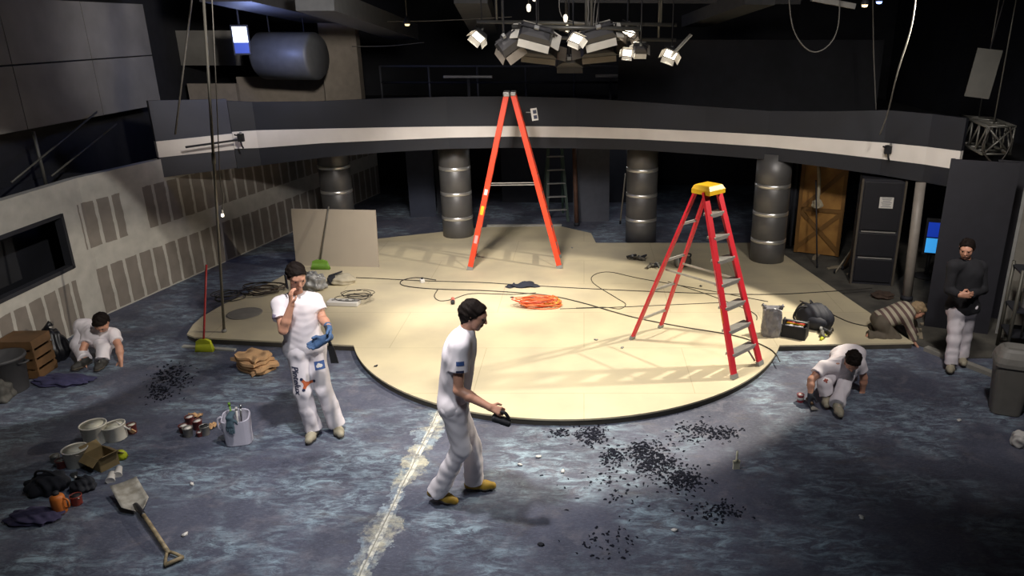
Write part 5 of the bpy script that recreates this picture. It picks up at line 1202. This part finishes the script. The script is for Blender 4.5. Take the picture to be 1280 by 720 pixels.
def toolbox():
    p = G(993, 420, Z); t = thing('tool_box', 'open black tool tray full of tools between the grey sack and the backpack', 'tool box', p, R(-28)); w_, d_, h_ = .30, .20, .17
    b = MB().box((0, 0, .006), (w_, d_, .012))
    for s in (-1, 1): b.box((s * w_ / 2, 0, h_ / 2), (.012, d_, h_)); b.box((0, s * d_ / 2, h_ / 2), (w_, .012, h_))
    b.build('tray', M_black, t)
    for s in (-1, 1): MB().bar((s * w_ / 2, 0, h_ - .01), (s * w_ / 2, 0, h_ + .05), .02, .1, up=(0, 1, 0)).build('ear', M_black, t)
    MB().tube([(-w_ / 2, 0, h_ + .04), (w_ / 2, 0, h_ + .04)], .012, 8).build('grip', M_grey, t)
    for k, (m, y, z) in enumerate(((mat('red_handle', '#b03538', .45), .05, .0), (M_yellow, .0, .01), (M_alu, -.04, .0), (mat('pale_plastic', '#b9b7c4', .5), -.07, .005), (M_orange, .075, -.01))):
        o = MB().tube([(-.12, 0, 0), (-.02, 0, .008)], .012, 8).tube([(-.02, 0, .008), (.11, 0, .01)], .007, 8).build('hand_tool', m); o.parent = None; o.location = p + Matrix.Rotation(R(-28), 3, 'Z') @ Vector((0, y, h_ - .02 + z)); o.rotation_euler = (0, 0, R(-28 + 6 * (k - 2)))
        tag(o, ['red handled tool lying across the black tool tray', 'yellow tool lying across the black tool tray', 'steel tool lying across the black tool tray', 'pale tool along the front of the black tool tray', 'orange tool at the back of the black tool tray'][k], 'tool')
toolbox()
def backpack():
    t = lump('backpack', G(1018, 408, Z), (.24, .17, .21), 41, mat('navy_nylon', '#20222c', .7, var=.3, bump=.2), 'dark navy backpack slumped on the stage at the right corner', 'backpack', R(-25), detail=.08)
    MB().ball((.04, -.14, .11), 1, 16, (.13, .06, .09)).build('front_pocket', mat('navy_nylon', '#20222c', .7), t)
    for s in (-1, 1): MB().tube(smoothpts([(-.10, .05 * s, .28), (-.2, .08 * s, .27), (-.27, .08 * s, .14), (-.24, .05 * s, .04)], 5), .016, 6).build('strap', M_black, t)
    MB().tube(smoothpts([(-.06, -.03, .3), (-.09, 0, .36), (-.05, .04, .3)], 5), .01, 6).build('grab_loop', M_black, t)
backpack()
def screwdriver():
    a, c = G(1026, 424, Z + .02), G(1040, 412, Z + .012); d = c - a; t = thing('screwdriver', 'screwdriver with a lime handle lying in front of the backpack', 'screwdriver', a)
    MB().tube([(0, 0, 0), d * .3, d * .45], .018, 10, rs=[.018, .02, .012]).build('handle', M_lime, t); MB().tube([d * .44, d], .006, 8).build('shaft', M_metal, t)
screwdriver()
rag_tools((1030, 419), 'dark strap and tool heap in front of the backpack', 12, 6)

# ---------------------------------------------------------------- on the floor, centre and right
def floor_brush():
    p = G(920, 586); t = thing('paint_brush', 'paint brush with a cream handle standing on its bristles on the blue floor', 'brush', p, R(10))
    MB().box((0, 0, .035), (.062, .02, .07)).build('bristles', mat('cream_bristle', '#d9d4bd', .8), t); MB().box((0, 0, .075), (.066, .024, .028)).build('ferrule', mat('cream_ferrule', '#b9b49c', .5), t); MB().tube([(0, 0, .085), (0, 0, .11), (0, 0, .15), (0, 0, .19)], .01, 10, rs=[.018, .009, .011, .008]).build('handle', mat('cream_handle', '#e4dfc0', .5), t)
floor_brush()
def red_tub():
    t = can(G(1000, 502), 'small red and white can beside the hand of the squatting man on the right', .038, .09, mat('red_white_can', '#b3424a', .4), mat('white_paint', '#d8d3cc', .4)); MB().lathe([(.0375, .03), (.039, .031), (.039, .06), (.0385, .061)], n=24).build('label_band', M_wlabel, t)
red_tub()
def hand_scraper(c, label, rz):
    t = thing('hand_scraper', label, 'scraper', G(*c, .02), rz); MB().tube([(0, 0, .03), (0, .07, .035), (0, .13, .03)], .014, 8).build('handle', M_wood, t); MB().prism([(-.02, 0), (.02, 0), (.045, -.08), (-.045, -.08)], 0, .003).build('blade', M_metal, t)
hand_scraper((1015, 508), 'scraper under the dark glove of the squatting man on the right', R(10))
hand_scraper((100, 460), 'scraper under the hand of the squatting man at the left', R(-10))
def flakes():
    rnd = random.Random(77); b = MB()
    cl = [((740, 545), 20, 12, 120), ((698, 541), 14, 6, 35), ((768, 570), 16, 9, 70), ((805, 562), 22, 10, 120), ((822, 578), 26, 14, 170), ((855, 600), 26, 13, 150), ((872, 540), 35, 12, 90), ((905, 542), 22, 8, 50), ((895, 640), 30, 12, 60), ((780, 600), 60, 30, 60), ((760, 680), 40, 20, 30), ((215, 472), 22, 14, 130), ((200, 490), 16, 10, 60)]
    for (u, v), su, sv, n in cl:
        for _ in range(int(n * 1.9)):
            p = G(rnd.gauss(u, su * .55), rnd.gauss(v, sv * .55)); s = rnd.uniform(.006, .019); a = rnd.uniform(0, 6); q = rnd.uniform(.25, .6)
            cx, cy = math.cos(a), math.sin(a); z = .002; h = rnd.uniform(.002, .010)
            f = [(-1, -q, 0), (0, -q * 1.1, h), (1, -q * .7, 0), (1.1, q, h * .6), (0, q * .9, h * 1.3), (-.9, q * 1.1, h * .4)]
            vs = [Vector((p.x + s * (x * cx - y * cy), p.y + s * (x * cy + y * cx), z + hz)) for x, y, hz in f]
            b.add(vs + [x - Vector((0, 0, .002)) for x in vs], [(0, 1, 4, 5), (1, 2, 3, 4), (11, 10, 7, 6), (10, 9, 8, 7), (0, 6, 7, 1), (1, 7, 8, 2), (2, 8, 9, 3), (3, 9, 10, 4), (4, 10, 11, 5), (5, 11, 6, 0)])
    o = b.build('paint_flakes', mat('dark_flakes', '#23252f', .95, spec=.1, var=.4, scale=30)); tag(o, 'scattered dark paint flakes scraped off the blue floor before the round stage', 'paint flakes', kind='stuff')
flakes()
labs = ['white scrap on the floor left of the paint flakes, upper one', 'white scrap on the floor below the upper white scrap', 'pale crumpled scrap left of the two white scraps', 'white scrap at the bottom centre of the floor', 'pale scrap on the dark floor at the far right', 'small pale crumb on the dark floor at the lower right', 'dark crumpled scrap at the bottom centre of the floor', 'pale crumb on the floor below the shovel blade', 'small white scrap on the floor right of the shovel']
for i, (u, v) in enumerate(((674, 572), (704, 590), (650, 582), (844, 664), (1199, 526), (1077, 648), (677, 682), (232, 669), (240, 606))):
    o = MB().ball((0, 0, .010), .022, 8, (1.2, .8, .45), lambda c: 1 + .45 * math.sin(8 * c.x + 9 * c.y + i) * math.cos(7 * c.z)).build('paper_scrap', M_cloth_dark if 'dark crumpled' in labs[i] else M_wlabel); o.location = G(u, v); o.rotation_euler[2] = i
    tag(o, labs[i], 'scrap')

# ---------------------------------------------------------------- right bay and right side
def flat(p, w_, h_, rz, label, m, tilt=0, ribs=True):
    t = thing('scenery_flat', label, 'panel', p, R(rz)); t.rotation_euler = (R(tilt), 0, R(rz))
    MB().box((0, 0, h_ / 2), (w_, .04, h_)).build('panel', m, t)
    if ribs:
        for x in (-w_ / 2 + .03, w_ / 2 - .03): MB().box((x, .04, h_ / 2), (.05, .04, h_)).build('stile', M_dark, t)
    return t
M_pb = mat('black_flat', '#22222a', .7, var=.2)
flat((5.02, 9.3, .012), .78, 2.28, -22, 'tall black flat right of the lit blue screen, behind the standing man', M_pb)
flat((5.72, 9.75, .012), .5, 2.2, -30, 'tall black flat at the right edge behind the standing man', M_pb)
def cabinet():
    t = thing('equipment_rack', 'tall black cabinet with a white notice on its front, right bay', 'cabinet', (4.55, 11.15, .012), R(-12))
    MB().box((0, .2, .84), (.60, .4, 1.68)).build('carcass', M_pb, t)
    for z0, z1 in ((.05, .42), (.47, .84), (.89, 1.64)): MB().box((0, -.01, (z0 + z1) / 2), (.55, .03, z1 - z0), bev=.006).build('door', mat('black_door', '#1c1c22', .5), t)
    for z in (.445, .865): MB().box((0, -.025, z), (.5, .012, .02)).build('strip', M_alu, t)
    for s in (-1, 1): MB().box((s * .31, -.01, .84), (.03, .05, 1.68)).build('upright', mat('worn_upright', '#4d463c', .7), t)
    n_ = MB().box((.06, -.031, 1.33), (.20, .006, .17)).build('notice', M_wlabel, t)
    q = MB()
    for k in range(7): q.box((.06, -.0355, 1.40 - .022 * k), (.15 - .02 * (k % 3), .002, .008))
    q.build('print_lines', mat('print_grey', '#77777c', .7), n_)
cabinet()
def door_panel():
    t = thing('braced_door', 'amber wooden braced panel standing in the right bay', 'panel', (4.15, 12.75, .012), R(-24))
    amb = mat('amber_wood', '#a87c3c', .6, hex2='#7d5522', scale=3)
    MB().box((0, .02, .82), (.78, .03, 1.6)).build('board', amb, t)
    for x in (-.36, .36): MB().box((x, -.01, .82), (.06, .03, 1.6)).build('stile', mat('dark_amber', '#73501f', .6), t)
    for a, c in (((-.36, 0, .1), (.36, 0, .8)), ((.36, 0, .1), (-.36, 0, .8)), ((-.36, 0, .8), (.36, 0, 1.55)), ((-.36, 0, .82), (.36, 0, .82))): MB().bar((a[0], -.012, a[2]), (c[0], -.012, c[2]), .07, .022, up=(0, 1, 0)).build('brace', mat('dark_amber', '#73501f', .6), t)
    t2 = lump('rag_bundle', (3.98, 12.45, .95), (.09, .06, .09), 52, mat('pale_rag', '#b3a890', .9, var=.3), 'pale knotted rag hanging on the amber wooden panel', 'rag'); MB().tube(smoothpts([(.02, .05, .08), (.03, .10, .4), (.0, .14, .68)], 4), .03, 8).build('tail', mat('pale_rag', '#b3a890', .9), t2)
door_panel()
def lean(a, c, r, label, m, name='leaning_pole', cat='pole', cap=True):
    a, c = Vector(a), Vector(c); t = thing(name, label, cat, a); d = c - a
    MB().tube([(0, 0, .0), d * .5, d], r, 12).build('tube', m, t)
    if cap: MB().lathe([(r * 1.25, 0), (r * 1.25, .06), (r * 1.02, .07)], n=14).build('foot', M_dark, t)
lean((4.83, 10.45, .012), W(1151, 228, 10.6), .07, 'thick pale tube leaning beside the black cabinet in the right bay', mat('pale_tube', '#8f8880', .5, var=.15))
lean((3.95, 12.0, .012), W(1020, 225, 12.35), .012, 'thin dark pole leaning on the amber panel, left one', M_dark)
lean((4.35, 11.9, .012), W(1100, 240, 11.9), .02, 'brownish batten leaning left of the black cabinet', M_wood)
lean((4.15, 11.7, .012), W(1080, 290, 12.3), .012, 'thin pale stick leaning right of the amber panel', mat('pale_stick', '#8a8272', .7))
t = lump('cable_heap', (4.5, 10.55, .012), (.16, .12, .06), 61, mat('brown_heap', '#4a3a30', .9, var=.4), 'brown cloth heap on the dusty floor before the black cabinet', 'cloth')
for i, (u, v) in enumerate(((1045, 335), (1072, 345), (1020, 322), (1165, 405), (1150, 418), (1170, 385))):
    o = MB().box((0, 0, .012), (.35, .05, .024), bev=.005).box((.02, .03, .018), (.2, .03, .02)).build('wood_offcut', mat('pale_offcut', '#8f846f', .8)); o.location = G(u, v, .012); o.rotation_euler[2] = R((20, -30, 60, 10, 70, -50)[i])
    tag(o, ['pale wood offcut before the amber panel, middle one', 'pale wood offcut before the amber panel, right one', 'pale wood offcut before the amber panel, left one', 'pale wood offcut on the dusty floor beside the standing man', 'pale wood offcut in front of the kneeling man', 'pale wood offcut before the leaning tube'][i], 'offcut')
t = thing('dark_curtain', 'dark hanging cloth beside the amber panel in the right bay', 'curtain', (3.72, 13.0, .012)); b = MB(); n = 24; vs = []
for j in range(2):
    for i in range(n + 1): vs.append(Vector((-.25 + .5 * i / n, .05 * math.sin(i * 1.3), .1 + 1.7 * j)))
vs += [v + Vector((0, .02, 0)) for v in vs]; q = 2 * (n + 1); fs = []
for i in range(n): fs += [(i, i + 1, n + 2 + i, n + 1 + i), (q + i, q + n + 1 + i, q + n + 2 + i, q + i + 1), (i, q + i, q + i + 1, i + 1), (n + 1 + i, n + 2 + i, q + n + 2 + i, q + n + 1 + i)]
b.add(vs, fs, True); b.build('cloth', M_cloth_dark, t); MB().tube([(-.3, 0, 1.82), (.3, 0, 1.82)], .02, 8).build('rod', M_dark, t); MB().tube([(-.29, 0, 0), (-.29, 0, 1.83)], .02, 8).build('post', M_dark, t); MB().tube([(.29, 0, 0), (.29, 0, 1.83)], .02, 8).build('post', M_dark, t)
def blue_monitor():
    t = thing('lit_screen', 'bright blue screen on a stand in the dark right bay', 'screen', (5.58, 11.5, .012), R(-18))
    MB().box((0, .03, .68), (.24, .06, .60), bev=.01).build('casing', M_black, t)
    MB().box((0, -.002, .80), (.17, .006, .24)).build('screen', mat('screen_navy', '#1c3a9c', .3, emit='#1f45c8', es=.5), t); MB().box((0, -.002, .54), (.17, .006, .24)).build('screen', mat('screen_sky', '#3aa4f0', .3, emit='#3fa6f2', es=.8), t)
    MB().tube([(0, .04, .02), (0, .04, .4)], .03, 10).build('stem', M_black, t); MB().lathe([(.2, 0), (.2, .02), (.03, .04)], c=(0, .04, 0), n=20).build('base', M_black, t)
blue_monitor()
def trash():
    t = thing('waste_bin', 'tall grey waste bin with a pale swing lid at the right edge', 'bin', G(1247, 519) + Vector((.12, .1, 0)), R(-20)); m = mat('grey_bin', '#77746d', .5, var=.1)
    def sq(h, z, r=.9): return [Vector((h * math.copysign(abs(math.cos(a)) ** .45, math.cos(a)), h * r * math.copysign(abs(math.sin(a)) ** .45, math.sin(a)), z)) for a in [2 * math.pi * k / 32 for k in range(32)]]
    MB().strip([sq(.135, 0), sq(.145, .01), sq(.185, .56), sq(.19, .58), sq(.175, .58)]).build('body', m, t)
    MB().strip([sq(.198, .56), sq(.20, .60), sq(.185, .66), sq(.15, .72), sq(.12, .745), sq(.10, .70)]).build('lid', mat('pale_lid', '#8d8a83', .5), t)
    MB().box((0, -.06, .70), (.16, .11, .012), rot=Euler((R(28), 0, 0))).build('flap', mat('grey_bin', '#77746d', .5), t)
trash()
t = lump('plastic_bag', G(1277, 556), (.11, .1, .09), 71, M_wlabel, 'white bag on the floor at the far right edge below the grey bin', 'bag', detail=.2)
def stand_rack():
    t = thing('metal_frame_rack', 'grey metal frame rack behind the grey bin at the right edge', 'rack', (5.55, 8.5, 0), R(-15)); m = mat('rack_grey', '#5a5850', .5, .3)
    for x in (-.3, .3):
        for y in (-.2, .2): MB().tube([(x, y, 0), (x, y, 1.15)], .022, 8).build('post', m, t)
    for z in (.3, .62, 1.1):
        MB().box((0, 0, z), (.62, .42, .02)).build('shelf', M_dark, t)
    for x in (-.18, 0, .18): MB().tube([(x, -.21, .3), (x, -.21, 1.1)], .012, 8).build('bar', m, t)
    for k, (x, z, m2, lab) in enumerate(((-.12, .63, M_grey, 'grey canister on the middle shelf of the metal frame rack'), (.12, .63, mat('red_can', '#8f3a2c', .5), 'red canister on the middle shelf of the metal frame rack'))):
        c = can((t.location + Matrix.Rotation(R(-15), 3, 'Z') @ Vector((x, 0, z))), lab, .08, .22, m2, M_dark, handle=False)
stand_rack()
def post_right():
    t = thing('pale_partition', 'pale upright partition panel at the far right edge', 'panel', (5.75, 9.05, 0), R(-35)); MB().box((0, 0, 1.1), (.5, .06, 2.2)).build('panel', mat('pale_partition', '#77746c', .8), t)
    for s in (-1, 1): MB().box((s * .26, 0, 1.1), (.04, .1, 2.2)).build('stile', M_grey, t)
post_right()
def truss():
    t = thing('lighting_truss', 'dim metal truss with crossed braces at the upper right edge', 'truss', (5.5, 10.05, 2.45)); m = mat('truss_grey', '#6a6964', .45, .5); L = 1.5
    ch = [(-.18, -.18), (.18, -.18), (.18, .18), (-.18, .18)]
    for x, z in ch: MB().tube([(x, 0, z), (x + L, 0, z * 1.0)] if False else [(x, -.1, z), (x + .25, 1.2, z)], .022, 8).build('chord', m, t)
    for k in range(4):
        a = [(q[0] + .25 * k / 4, -.1 + 1.3 * k / 4, q[1]) for q in ch]; c = [(q[0] + .25 * (k + 1) / 4, -.1 + 1.3 * (k + 1) / 4, q[1]) for q in ch]
        for i in range(4): MB().tube([a[i], a[(i + 1) % 4]], .014, 6).build('brace', m, t); MB().tube([a[i], c[(i + 1) % 4]], .014, 6).build('brace', m, t)
    MB().tube([(-.17, -.1, -.17), (.17, -.1, .17)], .014, 6).build('brace', m, t)
    MB().tube([(.17, -.1, -.17), (-.17, -.1, .17)], .014, 6).build('brace', m, t)
    for x in (0, .2): MB().tube([(x, .1 + x * 4, .18), (x, .1 + x * 4, 2.75)], .01, 6).build('hanger', m, t)
    MB().tube(smoothpts([(-.15, -.12, .18), (-.22, -.14, -.1), (0, -.15, -.3), (.15, -.13, -.05), (.1, -.12, .18)], 6), .012, 6).build('cable', M_cable, t)
truss()
o = MB().box((0, 0, 0), (.30, .04, .62)).box((0, .03, 0), (.05, .03, .62)).build('hanging_board', mat('dim_panel', '#4a4945', .7)); o.location = W(1229, 92, 10.2); o.rotation_euler = (0, R(6), R(-20)); tag(o, 'dim pale panel hanging above the truss at the upper right edge', 'panel')
MB().tube([(0, 0, .3), (0, 0, 1.7)], .01, 6).build('hanger', M_dark, o)
# left dark gap: pipes, post
def gap():
    for a, c, lab in ((W(20, 228, 8.9), W(146, 140, 11.0), 'long thin pipe crossing the dark gap above the left wall, upper one'), (W(70, 220, 9.6), W(160, 155, 11.4), 'short thin pipe crossing the dark gap above the left wall, lower one')):
        a = Vector(a); c = Vector(c); a.x = -6.92; c.x = -7.05
        o = MB().tube([a, a.lerp(c, .5), c], .012, 8).build('gap_pipe', mat('dim_pipe', '#4a4946', .5)); tag(o, lab, 'pipe')
    o = MB().tube([(-6.98, 9.55, 1.9), (-6.98, 9.55, 2.62)], .02, 10).build('gap_post', mat('dim_pipe', '#4a4946', .5)); tag(o, 'short grey post standing in the dark gap above the left wall', 'post')
gap()
# dim things under the balcony
flat((-3.45, 15.6, 0), .55, 1.5, 8, 'dark blue upright flat behind the column left of the orange ladder', mat('blue_flat', '#2b3142', .7))
flat((-2.95, 15.9, 0), .5, 1.4, -6, 'grey blue upright flat nearest the column left of the orange ladder', mat('grey_flat', '#2e3039', .7))
flat((-.3, 17.0, 0), 3.2, 1.75, 0, 'wide dark flat at the back behind the orange ladder', mat('deep_flat', '#20222b', .8))
flat((.15, 15.2, 0), .75, 1.55, 5, 'grey painted flat at the back right of the orange ladder', mat('mid_flat', '#4d505a', .8))
def dim_ladder():
    t = thing('step_ladder', 'dim green step ladder at the back under the balcony', 'ladder', (-.55, 15.15, 0), R(10)); m = mat('green_rail', '#2c4038', .5); H = 1.55
    for s in (-1, 1):
        MB().bar((s * .22, 0, 0), (s * .14, .3, H), .025, .06, up=(1, 0, 0)).build('front_rail', m, t); MB().bar((s * .22, .75, 0), (s * .14, .34, H), .022, .045, up=(1, 0, 0)).build('rear_rail', m, t)
    for k in range(5): z = .25 + .27 * k; MB().box((0, .3 * z / H, z), (.42 - .08 * z / H, .08, .02)).build('step', M_grey, t)
    MB().box((0, .32, H), (.32, .14, .05), bev=.01).build('top_cap', m, t)
dim_ladder()
lean((-.15, 14.85, 0), (-.2, 15.1, 1.7), .045, 'rusty brown post at the back right of the orange ladder', mat('rusty_post', '#5c4033', .7, var=.3), 'rusty_post', 'post')
lean((.75, 15.0, 0), (.86, 15.3, 1.0), .015, 'pale stick leaning at the back left of the middle column', mat('pale_stick', '#8a8272', .7))
